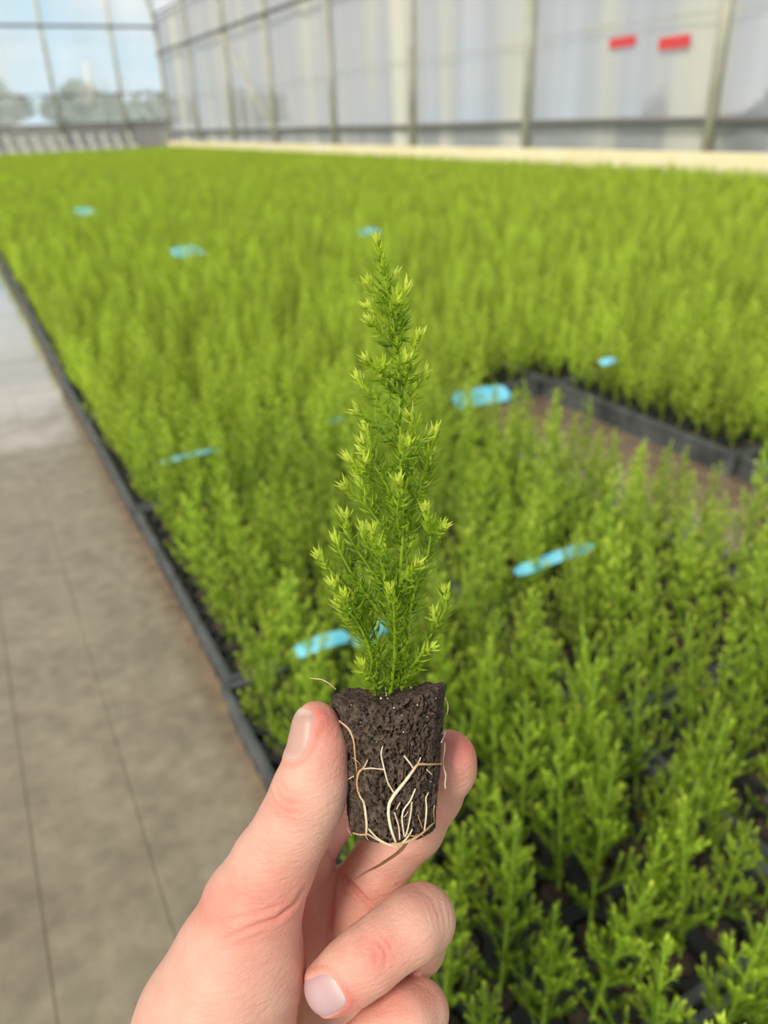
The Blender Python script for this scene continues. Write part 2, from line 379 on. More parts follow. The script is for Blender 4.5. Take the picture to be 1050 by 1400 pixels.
# ------------------------------------------------------------------ trays
TW, TL, TH = .388, .594, .058; ZT = -.662
NXC, NYC = 7, 11
def tray_meshes():
    mb = MB(); w, l = TW, TL
    tp = .005   # taper
    ring = lambda x0, y0, x1, y1, z: [(x0, y0, z), (x1, y0, z), (x1, y1, z), (x0, y1, z)]
    prof = [ring(tp, tp, w - tp, l - tp, -TH), ring(.003, .003, w - .003, l - .003, -.014), ring(0, 0, w, l, -.014), ring(0, 0, w, l, -.0015), ring(.0015, .0015, w - .0015, l - .0015, 0),
            ring(.009, .009, w - .009, l - .009, 0), ring(.010, .010, w - .010, l - .010, -.004)]
    V = np.array(sum(prof, [])); Q = []
    for i in range(len(prof) - 1):
        for j in range(4): Q.append((4 * i + j, 4 * i + (j + 1) % 4, 4 * i + 4 + (j + 1) % 4, 4 * i + 4 + j))
    mb.add(V, Q)
    for s_ in np.linspace(.04, l - .04, 14):      # stiffening ribs on the long sides
        for x0 in (.0022, w - .0052): mb.box((x0, s_, -TH + .006), (x0 + .003, s_ + .003, -.014))
    cx, cy = (w - .02) / NXC, (l - .02) / NYC
    soil = MB(); web = MB()
    for i in range(NXC):
        for j in range(NYC):
            x0, y0 = .01 + i * cx, .01 + j * cy; xc, yc = x0 + cx / 2, y0 + cy / 2
            n = 8; a = np.arange(n) * 2 * np.pi / n + np.pi / 8
            outer = np.stack([np.clip(xc + cx * .54 * np.cos(a) * 1.3, x0, x0 + cx), np.clip(yc + cy * .54 * np.sin(a) * 1.3, y0, y0 + cy), np.full(n, -.004)], 1)
            r = .0200
            top = np.stack([xc + r * np.cos(a), yc + r * np.sin(a), np.full(n, -.004)], 1)
            bot = np.stack([xc + r * .9 * np.cos(a), yc + r * .9 * np.sin(a), np.full(n, -.018)], 1)
            V = np.concatenate([outer, top, bot]); k = np.arange(n); k2 = (k + 1) % n
            web.add(V, np.concatenate([np.stack([k, k2, n + k2, n + k], 1), np.stack([n + k, n + k2, 2 * n + k2, 2 * n + k], 1)]))
            rr = rng.uniform(.9, 1.1, n); zt = rng.uniform(-.010, -.004)
            sv = np.concatenate([np.stack([xc + .0175 * np.cos(a), yc + .0175 * np.sin(a), np.full(n, zt - .012)], 1),
                                 np.stack([xc + .015 * rr * np.cos(a), yc + .015 * rr * np.sin(a), zt + rng.uniform(-.002, .001, n)], 1), [[xc, yc, zt + .001]]])
            soil.add(sv, np.stack([k, k2, n + k2, n + k], 1), np.stack([n + k, n + k2, np.full(n, 2 * n)], 1))
    return mb.mesh('tray_body'), soil.mesh('soil_plugs', True), web.mesh('cell_web')
tray_me, soil_me, web_me = tray_meshes()
trays = []
rt = np.random.default_rng(3)
offs = {0: .83 - .6, 1: .52, 2: .26}
for c_ in range(0, 15):
    x = .168 + c_ * .3925
    off = offs.get(c_, rt.uniform(0, .6))
    y = off - .6 * math.ceil((off + .45) / .6)
    while y < EY - .9:
        yy = y
        if c_ == 2 and y > .27: yy = y + .2     # the bare gap
        if c_ == 2 and .27 < y < 1.0: y += .6; continue
        if c_ == 2 and y < .27: yy = y - .13
        dx = rt.uniform(-.004, .004)
        if c_ == 0: dx = -.008 if y < .5 else (.004 + rt.uniform(-.007, .007))
        trays.append((x + dx, yy, c_)); y += .6
# c_==2: trays end at y=.86 and start again at 1.66
trays = [t for t in trays]
n_tr = 0
first = None
near_tr = [t for t in trays if (t[2] <= 5 and t[1] < 3.4) or (t[2] == 0)]
far_tr = [t for t in trays if t not in near_tr]
for (x, y, c_) in near_tr:
    root = bpy.data.objects.new('seedling_tray', None); COL.objects.link(root); root.location = (x, y, ZT)
    b1 = link('tray_body', tray_me, M_TRAY, root); s1 = link('soil_plugs', soil_me, M_SOIL, root); s1['kind'] = 'stuff'; link('cell_web', web_me, M_CELL, root)
    root['category'] = 'tray'
    if c_ == 0 and abs(y - .23) < .01: root['label'] = 'dark plastic cell tray at the path, its edge jutting out nearest the thumb'
    elif c_ == 0: root['label'] = 'dark plastic cell tray in the row along the concrete path'; root['group'] = 'cell trays edging the path'
    elif c_ == 3 and .3 < y + .6 and y < 1.66: root['label'] = 'dark cell tray whose long side shows behind the bare gap'; root['group'] = 'trays behind the bare gap'
    elif c_ == 2 and 1.6 < y < 1.7: root['label'] = 'dark cell tray whose short end closes the bare gap, by the large blue tag'
    else: root['label'] = 'dark cell tray almost hidden under green seedlings inside the bed'; root['group'] = 'cell trays inside the bed'
mb = MB()
for (x, y, c_) in far_tr:
    mb.box((x, y, ZT - TH), (x + TW, y + TL, ZT - .004), .004)
o = link('distant_trays', mb.mesh('distant_trays'), M_SOIL); tag(o, 'dark trays under the far seedlings of the bed', 'trays', kind='stuff')

# ------------------------------------------------------------------ seedlings
def frames(T):
    T = T / (np.linalg.norm(T, axis=1)[:, None] + 1e-12)
    ref = np.where(np.abs(T[:, 2:]) < .9, np.array([[0, 0, 1.0]]), np.array([[1.0, 0, 0]]))
    A = np.cross(T, ref); A /= np.linalg.norm(A, axis=1)[:, None]
    return T, A, np.cross(T, A)
def needles(pts, dens, L, W, seed, tone0=0., tone1=1., tris=4, tipclose=.3, base=.0, ang=62, curl=.25, close=.62):
    """needle leaves along a polyline -> V, F(tris), young"""
    r = np.random.default_rng(seed)
    pts = np.asarray(pts, float); seg = np.linalg.norm(np.diff(pts, axis=0), axis=1); S = np.concatenate([[0], np.cumsum(seg)]); tot = S[-1]
    n = max(4, int(dens * tot * (1 - base))); s_ = base * tot + (tot * (1 - base)) * (np.arange(n) + r.uniform(0, .8, n)) / n
    ntip = 9; s_ = np.concatenate([s_, tot - r.uniform(0, .0015, ntip)]); n += ntip
    p = np.stack([np.interp(s_, S, pts[:, k]) for k in range(3)], 1)
    e = .001; q = np.stack([np.interp(np.clip(s_ - e, 0, tot), S, pts[:, k]) for k in range(3)], 1); q2 = np.stack([np.interp(np.clip(s_ + e, 0, tot), S, pts[:, k]) for k in range(3)], 1)
    T, A, B = frames(q2 - q + 1e-9)
    ph = np.arange(n) * 2.4 + r.uniform(-.5, .5, n)
    R = np.cos(ph)[:, None] * A + np.sin(ph)[:, None] * B
    end = np.clip((tot - s_) / .010, 0, 1)               # 0 at tip
    a = np.radians((ang - (1 - end) * ang * close) + r.uniform(-12, 12, n))
    D = np.cos(a)[:, None] * T + np.sin(a)[:, None] * R
    Ln = L * (1 - (1 - end) * tipclose) * r.uniform(.7, 1.2, n)
    tip = p + D * Ln[:, None] + (T * curl + np.array([0, 0, .10])) * Ln[:, None]
    mid = p + D * (Ln * .5)[:, None] + T * (curl * .12 * Ln)[:, None]
    Sd = np.cross(D, T); Sd /= np.linalg.norm(Sd, axis=1)[:, None] + 1e-9
    w = (W * .5 * r.uniform(.8, 1.2, n))[:, None]
    l = mid + Sd * w; rr = mid - Sd * w
    yv = tone0 + (tone1 - tone0) * (1 - end) ** 1.0 + r.uniform(-.12, .12, n)
    if tris == 4:
        up = np.cross(Sd, D); mc = mid - up * w * .45
        V = np.stack([p, l, tip, rr, mc], 1).reshape(-1, 3); i = np.arange(n)[:, None] * 5
        T4 = np.concatenate([i + [0, 1, 4], i + [0, 4, 3], i + [1, 2, 4], i + [4, 2, 3]])
        yy = np.stack([yv, yv, yv + .12, yv, yv], 1).ravel()
    else:
        V = np.stack([p, l, tip, rr], 1).reshape(-1, 3); i = np.arange(n)[:, None] * 4
        T4 = np.concatenate([i + [0, 1, 2], i + [0, 2, 3]]); yy = np.stack([yv, yv, yv + .12, yv], 1).ravel()
    return V, T4, np.clip(yy, 0, 1)
def tube_np(pts, r, n=5):
    mb = MB(); mb.tube(pts, r, n); Q = mb.q[0]
    T4 = np.concatenate([Q[:, [0, 1, 2]], Q[:, [0, 2, 3]]] + mb.t)
    return np.concatenate(mb.v), T4
class Acc:
    def __init__(s): s.v = []; s.f = []; s.y = []; s.n = 0
    def add(s, V, T, y):
        s.v.append(V); s.f.append(T + s.n); s.y.append(np.full(len(V), y) if np.isscalar(y) else y); s.n += len(V)
    def mesh(s, name): return mesh_np(name, np.concatenate(s.v), np.concatenate(s.f), False, {'young': np.concatenate(s.y)})

def seedling_plan(seed, H, wide=.27):
    """main stem polyline and a list of side-branch polylines"""
    r = np.random.default_rng(seed); lean = r.normal(0, .05, 2); bend = r.normal(0, .04, 2)
    t = np.linspace(0, 1, 14)
    main = np.stack([H * (lean[0] * t + bend[0] * t * t), H * (lean[1] * t + bend[1] * t * t), H * t], 1)
    br = []; nb = int(r.integers(17, 22)); ph = r.uniform(0, 6)
    for k in range(nb):
        u = .06 + .84 * (k / (nb - 1)) ** .9; ph += 2.4 + r.uniform(-.3, .3)
        prof = wide * (1 - u) ** 1.15 + .048
        Lb = H * prof * r.uniform(.75, 1.15); a0 = math.radians(r.uniform(38, 58)); a1 = math.radians(r.uniform(12, 30))
        p = np.array([np.interp(u, t, main[:, q]) for q in range(3)]); pts = [p]
        m_ = 6
        for q in range(m_):
            a = a0 + (a1 - a0) * (q + .5) / m_
            p = p + Lb / m_ * np.array([math.sin(a) * math.cos(ph), math.sin(a) * math.sin(ph), math.cos(a)]); pts.append(p)
        subs = []
        if Lb > .022:
            for q, sg in ((2, 1), (3, -1), (4, 1))[:(3 if Lb > .035 else 2)]:
                b0 = pts[q]; d = pts[q + 1] - pts[q]; d /= np.linalg.norm(d); sd_ = np.array([-math.sin(ph), math.cos(ph), 0]) * sg
                e = d * .75 + sd_ * .7 + np.array([0, 0, .25]); e /= np.linalg.norm(e); l2 = Lb * r.uniform(.22, .36)
                subs.append(np.array([b0, b0 + e * l2 * .5, b0 + (e + [0, 0, .2]) * l2]))
        br.append((np.array(pts), subs))
    return main, br
def twig_geo(acc, pts, subs, seed, dens, L, W, tris, y0, y1):
    acc.add(*tube_np(pts, np.linspace(.0006, .0003, len(pts)), 4 if tris == 4 else 3), .45)
    acc.add(*needles(pts, dens, L, W, seed, y0, y1, tris))
    for i, s_ in enumerate(subs):
        acc.add(*tube_np(s_, .0003, 3), .5)
        acc.add(*needles(s_, dens * 1.1, L * .85, W, seed + 50 + i, y0 + .05, y1, tris))
def build_variant(seed, H, split, dens=900, L=.0060, W=.0010, tris=4, stem_sep=True):
    main, br = seedling_plan(seed, H, .34 if split else .27); parts = []
    st = Acc(); st.add(*tube_np(main, np.linspace(.0015, .0006, len(main)), 6), .35)
    top = Acc(); top.add(*needles(main, dens * 1.0, L, W, seed, .25, .95, tris, base=.10))
    if split:
        stem = st.mesh('stem'); parts.append(('stem', stem)); parts.append(('leader_needles', top.mesh('leader_needles')))
        for i, (p, s_) in enumerate(br):
            a = Acc(); y0 = .0 + .45 * p[0][2] / H; twig_geo(a, p, s_, seed * 31 + i, dens, L, W, tris, y0, .72)  # paler young growth upward; shade near the plant's foot painted in too
            # origin at the branch base keeps the branch its own object
            parts.append(('branch', a.mesh('branch')))
        return parts
    a = top if stem_sep else st; lift = 0 if stem_sep else .16  # distant plants coloured paler, haze over the bed put into leaf colour
    if not stem_sep: a.add(top.v[0], top.f[0], top.y[0])
    for i, (p, s_) in enumerate(br):
        y0 = .0 + .45 * p[0][2] / H; twig_geo(a, p, s_, seed * 31 + i, dens, L, W, tris, y0, .95)  # low branches again darker, inner shade included in the colour
    a.y = [np.clip(q_ + lift, 0, 1) for q_ in a.y]
    if stem_sep: return [('stem', st.mesh('stem')), ('foliage', a.mesh('foliage'))]
    return a
near_vars = [build_variant(100 + k, .160 + .006 * k, True, 1500, .0056, .00075) for k in range(5)]
mid_vars = [build_variant(200 + k, .158 + .007 * k, False, 800, .0062, .0012, 2) for k in range(5)]

# plant positions = one per tray cell
PL = []; CELL = []
cx, cy = (TW - .02) / NXC, (TL - .02) / NYC
for (x, y, c_) in trays:
    for i in range(NXC):
        for j in range(NYC):
            PL.append((x + .01 + (i + .5) * cx, y + .01 + (j + .5) * cy, c_)); CELL.append((i, round((y + .01 + (j + .5) * cy) / cy * 1.0, 3)))
PL = np.array(PL); PL[:, :2] += rng.normal(0, .003, (len(PL), 2))
pos = np.stack([PL[:, 0], PL[:, 1], np.full(len(PL), ZT - .008)], 1)
keep = rng.uniform(size=len(pos)) > .03
# no seedling may stand inside the hand, the held plug or the lens
cc = (pos + [0, 0, .10]) @ RW
keep &= ~((pos[:, 0] ** 2 + pos[:, 1] ** 2 < .012))
pos = pos[keep]; PLc = PL[keep, 2]; CELL = np.array(CELL)[keep]
cc = (pos + np.array([0, 0, .10])) @ RW
u = CX + F * cc[:, 0] / cc[:, 2]; v = CY + F * cc[:, 1] / cc[:, 2]
inview = (cc[:, 2] > .2) & (u > -60) & (u < 1110) & (v > 150) & (v < 1520)
hidden = ((u < 400) & (v > 1180)) | ((u > 420) & (u < 600) & (v > 1250) & (v < 1500))
order = np.where(inview & ~hidden)[0]; order = order[np.argsort(cc[order, 2])]
ind = order[:296]; rest = np.setdiff1d(np.arange(len(pos)), ind)
scale = rng.normal(1.04, .12, len(pos)).clip(.68, 1.28)
# slow variation over the bed
scale *= 1 + .05 * np.sin(pos[:, 0] * 4.1 + 1) * np.cos(pos[:, 1] * 2.9)
singled = {}
GN_ = 'seedlings in the cell trays'
ORD = 'first second third fourth fifth sixth seventh eighth ninth tenth eleventh twelfth thirteenth fourteenth fifteenth'.split()
row_rank = {}
for c0 in (0, 1, 2, 3):
    ys_ = sorted({CELL[q][1] for q in ind[:60] if int(PLc[q]) == c0}); row_rank.update({(c0, v_): k for k, v_ in enumerate(ys_)})
for rank, q in enumerate(ind):
    near = rank < 60
    parts = (near_vars if near else mid_vars)[int(rng.integers(5))]
    root = bpy.data.objects.new('seedling', None); COL.objects.link(root)
    root.location = pos[q]; root.rotation_euler = (rng.normal(0, .05), rng.normal(0, .05), rng.uniform(0, 6.28)); root.scale = (scale[q],) * 3
    for nm, me in parts:
        o = link(nm, me, M_STEM if nm == 'stem' else M_LEAF, root)
        if nm in ('leader_needles', 'foliage'): o['kind'] = 'stuff'
    root['category'] = 'seedling'
    c_ = int(PLc[q]); d = cc[q, 2]
    if rank < 60:
        root['label'] = 'feathery seedling, %s from the path, %s row up from the picture bottom, %s tray' % (ORD[int(CELL[q][0])], ORD[row_rank[(c_, CELL[q][1])]], ORD[c_]); root['group'] = 'nearest seedlings in the trays'
    elif c_ == 0: root['label'] = 'slender green seedling in the tray row along the path'; root['group'] = 'seedlings in the tray row along the path'
    elif c_ == 2: root['label'] = 'slender green seedling standing before the bare gap'; root['group'] = 'seedlings before the bare gap'
    elif c_ == 1: root['label'] = 'slender green seedling in the second tray row from the path'; root['group'] = 'seedlings in the second tray row'
    else: root['label'] = 'slender green seedling in the trays right of the bare gap'; root['group'] = 'seedlings right of the gap'

# the rest of the bed: one object, real small plants set out by geometry nodes
varacc = [build_variant(300 + k, .158 + .006 * k, False, 420, .0075, .0020, 2, False) for k in range(4)]
VV = []; FF = []; YY = []; VAR = []; n0 = 0
for k, a in enumerate(varacc):
    V_ = np.concatenate(a.v); VV.append(V_); FF.append(np.concatenate(a.f) + n0); YY.append(np.concatenate(a.y)); VAR.append(np.full(len(V_), k)); n0 += len(V_)
pp = pos[rest]; VV.append(pp); YY.append(np.zeros(len(pp))); VAR.append(np.full(len(pp), 9))
SCL = np.concatenate([np.ones(n0), scale[rest]])
ROT = np.zeros((n0 + len(pp), 3)); ROT[n0:, 2] = rng.uniform(0, 6.28, len(pp)); ROT[n0:, :2] = rng.normal(0, .05, (len(pp), 2))
me = mesh_np('bed_seedlings', np.concatenate(VV), np.concatenate(FF), False, {'young': np.concatenate(YY), 'variant': np.concatenate(VAR), 'size': SCL, 'turn': ROT})
me.materials.append(M_LEAF)
bed = link('bed_seedlings', me); tag(bed, 'dense mass of yellow-green seedlings filling the bed to the far walls', 'seedlings', kind='stuff')
ng = bpy.data.node_groups.new('set_out', 'GeometryNodeTree')
ng.interface.new_socket('Geometry', in_out='INPUT', socket_type='NodeSocketGeometry'); ng.interface.new_socket('Geometry', in_out='OUTPUT', socket_type='NodeSocketGeometry')
gi = ng.nodes.new('NodeGroupInput'); go = ng.nodes.new('NodeGroupOutput')
na = ng.nodes.new('GeometryNodeInputNamedAttribute'); na.data_type = 'FLOAT'; na.inputs['Name'].default_value = 'variant'
def pick(k):
    c_ = ng.nodes.new('FunctionNodeCompare'); c_.data_type = 'FLOAT'; c_.operation = 'EQUAL'
    ng.links.new(na.outputs['Attribute'], c_.inputs[0]); c_.inputs[1].default_value = k; c_.inputs['Epsilon'].default_value = .1
    s_ = ng.nodes.new('GeometryNodeSeparateGeometry'); s_.domain = 'POINT'
    ng.links.new(gi.outputs[0], s_.inputs['Geometry']); ng.links.new(c_.outputs[0], s_.inputs['Selection'])
    return s_.outputs['Selection']
gj = ng.nodes.new('GeometryNodeGeometryToInstance')
for k in (3, 2, 1, 0): ng.links.new(pick(k), gj.inputs[0])
ip = ng.nodes.new('GeometryNodeInstanceOnPoints'); ng.links.new(pick(9), ip.inputs['Points']); ng.links.new(gj.outputs[0], ip.inputs['Instance'])
ip.inputs['Pick Instance'].default_value = True
ri = ng.nodes.new('FunctionNodeRandomValue'); ri.data_type = 'INT'; ri.inputs[4].default_value = 0; ri.inputs[5].default_value = 3
ng.links.new(ri.outputs[2], ip.inputs['Instance Index'])
a2 = ng.nodes.new('GeometryNodeInputNamedAttribute'); a2.data_type = 'FLOAT'; a2.inputs['Name'].default_value = 'size'
a3 = ng.nodes.new('GeometryNodeInputNamedAttribute'); a3.data_type = 'FLOAT_VECTOR'; a3.inputs['Name'].default_value = 'turn'
ng.links.new(a2.outputs['Attribute'], ip.inputs['Scale']); ng.links.new(a3.outputs['Attribute'], ip.inputs['Rotation'])
ng.links.new(ip.outputs[0], go.inputs[0])
md = bed.modifiers.new('set_out', 'NODES'); md.node_group = ng

# ------------------------------------------------------------------ blue tags
def plant_tag(px0, py0, px1, py1, z, width, label, drop=0.0, bend=.004, roll=22):
    A = on_z(px0, py0, z); B = on_z(px1, py1, z - drop); L = np.linalg.norm(B - A); X = (B - A) / L
    Yv = np.cross([0, 0, 1.0], X); Yv /= np.linalg.norm(Yv); Zv = np.cross(X, Yv)
    if Yv @ np.array([.45, .9, 0]) < 0: Yv = -Yv
    rl = math.radians(roll); Yv, Zv = Yv * math.cos(rl) + Zv * math.sin(rl), Zv * math.cos(rl) - Yv * math.sin(rl)
    n = 20; s_ = np.linspace(0, 1, n); V = []
    for t in s_:
        w = width / 2
        if t > .85: w *= math.sqrt(max(0, 1 - ((t - .85) / .15) ** 2)) * .85 + .15
        if t < .10: w *= .55 + 4.5 * t
        c = A + X * L * t + Zv * bend * math.sin(math.pi * t)
        for q in (-1, 0, 1): V.append(c + Yv * w * q - Zv * .001 * abs(q))
    V = np.array(V); V2 = V - Zv * .0006; nn = len(V); Q = []
    for i in range(n - 1):
        for q in range(2):
            a = i * 3 + q; Q.append((a, a + 3, a + 4, a + 1)); Q.append((nn + a, nn + a + 1, nn + a + 4, nn + a + 3))
        for q in (0, 2):
            a = i * 3 + q; Q.append((a, a + 3, nn + a + 3, nn + a) if q else (a + 3, a, nn + a, nn + a + 3))
    for e in (0, n - 1):
        for q in range(2): a = e * 3 + q; Q.append((a, a + 1, nn + a + 1, nn + a))
    o = link('plant_tag', mesh_np('plant_tag', np.concatenate([V, V2]), np.array(Q)), M_TAG); tag(o, label, 'tag')
plant_tag(620, 549, 697, 536, -.540, .042, 'large light blue plastic tag lying on the seedlings by the bare gap', 0, .004, 38)
plant_tag(704, 783, 812, 745, -.560, .018, 'long narrow light blue tag lying half covered below the bare gap')
plant_tag(402, 893, 478, 868, -.566, .020, 'light blue tag among seedlings just above the thumb', 0, .006)
plant_tag(486, 884, 530, 852, -.575, .018, 'light blue tag behind the base of the held seedling')
plant_tag(238, 348, 276, 342, -.520, .085, 'light blue tag in the middle distance of the bed towards the path', 0, .01)
plant_tag(104, 292, 131, 289, -.520, .11, 'pale blue tag farthest away near the far left of the bed', 0, .01)
plant_tag(492, 320, 520, 315, -.525, .06, 'faint blue tag seen just above the tip of the held seedling', 0, .01)
plant_tag(822, 497, 841, 491, -.550, .022, 'small blue tag between seedlings behind the bare gap')
plant_tag(218, 633, 300, 614, -.562, .012, 'faint narrow blue tag sunk among the seedlings near the path')
plant_tag(450, 578, 470, 572, -.575, .014, 'tiny blue tag deep in the seedlings left of the held seedling')

# ------------------------------------------------------------------ held root plug
def to_cam(q): return np.array([(q[0] - CX) / F * q[2], (q[1] - CY) / F * q[2], q[2]])
AT = to_cam((531, 949, .2395)); AB = to_cam((537, 1135, .2360))     # axis ends (camera frame)
AX = AB - AT; PLEN = np.linalg.norm(AX); AX /= PLEN
E1 = _n(np.array([1, 0, 0]) - AX[0] * AX); E2 = np.cross(AX, E1)     # E1 right, E2
if E2[2] > 0: E2 = -E2                                            # E2 towards the camera
RT, RB = 78 / F * .2395, 57 / F * .2360
def plug_r(t): return RT + (RB - RT) * t
def make_plug():
    nu, nv = 720, 300
    uu = np.arange(nu) / nu * 2 * np.pi; vv = np.linspace(0, 1, nv)
    U, Vm = np.meshgrid(uu, vv); Hh = np.zeros((nv, nu)); r = np.random.default_rng(5)
    # smooth lumps
    for k in range(60):
        fu = r.integers(1, 26); fv = r.uniform(0, 40); a = .00028 / (1 + .16 * (fu + fv))
        Hh += a * np.sin(fu * U + r.uniform(0, 6.28)) * np.cos(fv * Vm + r.uniform(0, 6.28))
    Hh += r.normal(0, .00005, Hh.shape)
    du = RT * .85 * 2 * np.pi / nu; dv = PLEN / (nv - 1)
    def pit(cu, cv, ru, rv, dep, ang=0):
        wu = int(3 * ru / du) + 2; wv = int(3 * rv / dv) + 2; iu = int(cu / (2 * np.pi) * nu); iv = int(cv * (nv - 1))
        I = (np.arange(iu - wu, iu + wu + 1)) % nu; J = np.arange(max(0, iv - wv), min(nv, iv + wv + 1))
        X = (np.arange(-wu, wu + 1)) * du; Y = (J - iv) * dv
        X, Y = np.meshgrid(X, Y); c_, s_ = math.cos(ang), math.sin(ang); X2 = X * c_ + Y * s_; Y2 = -X * s_ + Y * c_
        d = np.sqrt((X2 / ru) ** 2 + (Y2 / rv) ** 2)
        Hh[np.ix_(J, I)] -= dep * np.clip(1.6 * (1.25 - d), 0, 1) * (d < 1.25)
    for k in range(3600):
        s_ = r.gamma(2.0, .00009) + .00013
        pit(r.uniform(0, 6.28), r.uniform(0, 1), s_, s_ * r.uniform(.8, 1.7), min(s_ * 3.2, .0016), r.uniform(-.6, .6))
    for k in range(1500):    # grains standing proud
        s_ = r.uniform(.00015, .0004); pit(r.uniform(0, 6.28), r.uniform(0, 1), s_, s_, -s_ * .45)
    for k in range(26):      # long vertical gouges
        cu = r.choice([.75, 1.1, 1.25, 5.0]) + r.normal(0, .28); pit(cu, r.uniform(.15, .9), .00020, r.uniform(.002, .006), .0011, r.normal(0, .05))
    th = U                    # angle: 0 = right, pi/2 = towards camera
    Rr = plug_r(Vm) + Hh
    rim = .0026 * np.clip(np.cos(th - .1), 0, 1) ** 1.5 + .0004 * np.sin(2 * th + .5) + .0005 * np.sin(7 * th) + .0003 * np.sin(17 * th + 1)
    along = Vm * PLEN - rim * (1 - Vm) ** 3
    rb = np.where(Vm > .96, 1 - .10 * ((Vm - .96) / .04) ** 2, 1) * np.where(Vm < .025, 1 - .05 * ((.025 - Vm) / .025) ** 2, 1)
    Rr = Rr * rb
    Pw = AT + along[..., None] * AX + Rr[..., None] * (np.cos(th)[..., None] * E1 + np.sin(th)[..., None] * E2)
    V = [Pw.reshape(-1, 3)]
    i = np.arange(nv - 1)[:, None] * nu; j = np.arange(nu)[None]; j2 = (j + 1) % nu
    Q = [np.stack([i + j, i + j2, i + nu + j2, i + nu + j], -1).reshape(-1, 4)]
    n0 = nv * nu
    for top in (True, False):
        k_ = 50; idx = []
        base_along = along[0] if top else along[-1]; base_r = Rr[0] if top else Rr[-1]
        f = np.linspace(1, 0, k_ + 1)[1:]
        prev = np.arange(nu) + (0 if top else (nv - 1) * nu)
        for fi in f[:-1]:
            nzv = r.normal(0, .00014, nu); nzv = (nzv + np.roll(nzv, 1) + np.roll(nzv, 2)) / 1.5
            lum = .0003 * np.sin(3 * uu + fi * 9) * fi + .00025 * np.sin(8 * uu - fi * 14)*fi + .0004*np.sin(15*uu+fi*25)*fi
            al = base_along * fi ** 1.5 + (1 - fi ** 1.5) * (.0006 if top else PLEN + .0004) + lum * (1 - fi) * 2 + nzv * fi
            V.append(AT + al[:, None] * AX + (base_r * fi)[:, None] * (np.cos(uu)[:, None] * E1 + np.sin(uu)[:, None] * E2))
            cur = np.arange(nu) + n0; n0 += nu
            q = np.stack([prev, cur, np.roll(cur, -1), np.roll(prev, -1)], 1); Q.append(q if top else q[:, ::-1]); prev = cur
        V.append((AT + (.0012 if top else PLEN + .001) * AX)[None]); c0 = n0; n0 += 1
        Q.append(np.stack([prev, np.full(nu, c0), np.roll(prev, -1)], 1) if top else np.stack([np.roll(prev, -1), np.full(nu, c0), prev], 1))
    V = np.concatenate(V) @ RW.T
    q4 = np.concatenate([q for q in Q if q.shape[1] == 4]); q3 = np.concatenate([q for q in Q if q.shape[1] == 3])
    return mesh_np('root_plug', V, [q4[:, ::-1], q3[:, ::-1]], True)
BASE = P(533, 950, .2395)
held = bpy.data.objects.new('held_seedling', None); COL.objects.link(held); held.location = BASE
tag(held, 'sharp feathery green seedling with bare brown root plug held between thumb and fingers', 'seedling')
def hlink(name, me, mat, parent=None):
    """child of held: mesh given in world coordinates"""
    o = link(name, me, mat)
    co = np.empty(len(me.vertices) * 3, np.float32); me.vertices.foreach_get('co', co)
    me.vertices.foreach_set('co', (co.reshape(-1, 3) - BASE.astype(np.float32)).ravel()); me.update()
    o.parent = parent or held; return o
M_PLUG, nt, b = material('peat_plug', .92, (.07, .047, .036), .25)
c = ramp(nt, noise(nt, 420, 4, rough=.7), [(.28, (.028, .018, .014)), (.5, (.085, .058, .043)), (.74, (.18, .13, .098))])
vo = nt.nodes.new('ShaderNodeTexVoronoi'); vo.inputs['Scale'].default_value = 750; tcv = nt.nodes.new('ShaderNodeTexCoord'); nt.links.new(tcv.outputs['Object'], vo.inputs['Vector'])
c = mixc(nt, ramp(nt, vo.outputs['Distance'], [(.10, (.85, .85, .85)), (.30, (0, 0, 0))]), c, (.016, .011, .009))  # dark peat specks set in the hollows, painting in the shade of open holes
c = mixc(nt, ramp(nt, noise(nt, 95, 2), [(.55, (0, 0, 0)), (.8, (.6, .6, .6))]), c, (.055, .036, .03))
nt.links.new(c, b.inputs['Base Color']); nb_ = bump(nt, b, ramp(nt, vo.outputs['Distance'], [(.12, (0, 0, 0)), (.42, (1, 1, 1))]), .9, .0007); bump(nt, b, noise(nt, 1500, 3), .7, .0003, nb_)
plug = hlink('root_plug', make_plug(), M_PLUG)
def plug_pt(px, py, out=.0002):
    """first meeting of the view ray with the tapered plug, pushed out a little (world)"""
    d = np.array([(px - CX) / F, (py - CY) / F, 1.0])
    for z in np.arange(.220, .275, .0001):
        p = d * z; t = (p - AT) @ AX; rr = np.linalg.norm(p - AT - t * AX)
        tt = t / PLEN
        if rr < plug_r(min(max(tt, 0), 1.02)) + out and -.03 < tt < 1.03: return RW @ p
    z = .2385 - .003 * (py - 950) / 200
    return RW @ (d * z)
def sm(pts, n):
    pts = np.asarray(pts, float); k = len(pts); t = np.arange(k); q = np.linspace(0, k - 1, n)
    out = np.stack([np.interp(q, t, pts[:, i]) for i in range(pts.shape[1])], 1)
    for _ in range(2): out[1:-1] = .25 * out[:-2] + .5 * out[1:-1] + .25 * out[2:]
    return out
M_ROOT, nt, b = material('pale_root', .45, (.80, .66, .46))
at = nt.nodes.new('ShaderNodeAttribute'); at.attribute_name = 'tan'
c = ramp(nt, at.outputs['Fac'], [(0, (.86, .76, .56)), (.5, (.62, .40, .20)), (.8, (.26, .13, .06)), (1, (.16, .08, .04))])
nt.links.new(mixc(nt, .6, c, ramp(nt, noise(nt, 700, 2), [(.3, (.72, .60, .5)), (.7, (1, 1, 1))]), 'MULTIPLY'), b.inputs['Base Color'])
b.inputs['Subsurface Weight'].default_value = .1; b.inputs['Subsurface Scale'].default_value = .001
def cpx(pts): return [(400 + .26667 * x, 900 + .26667 * y) for x, y in pts]
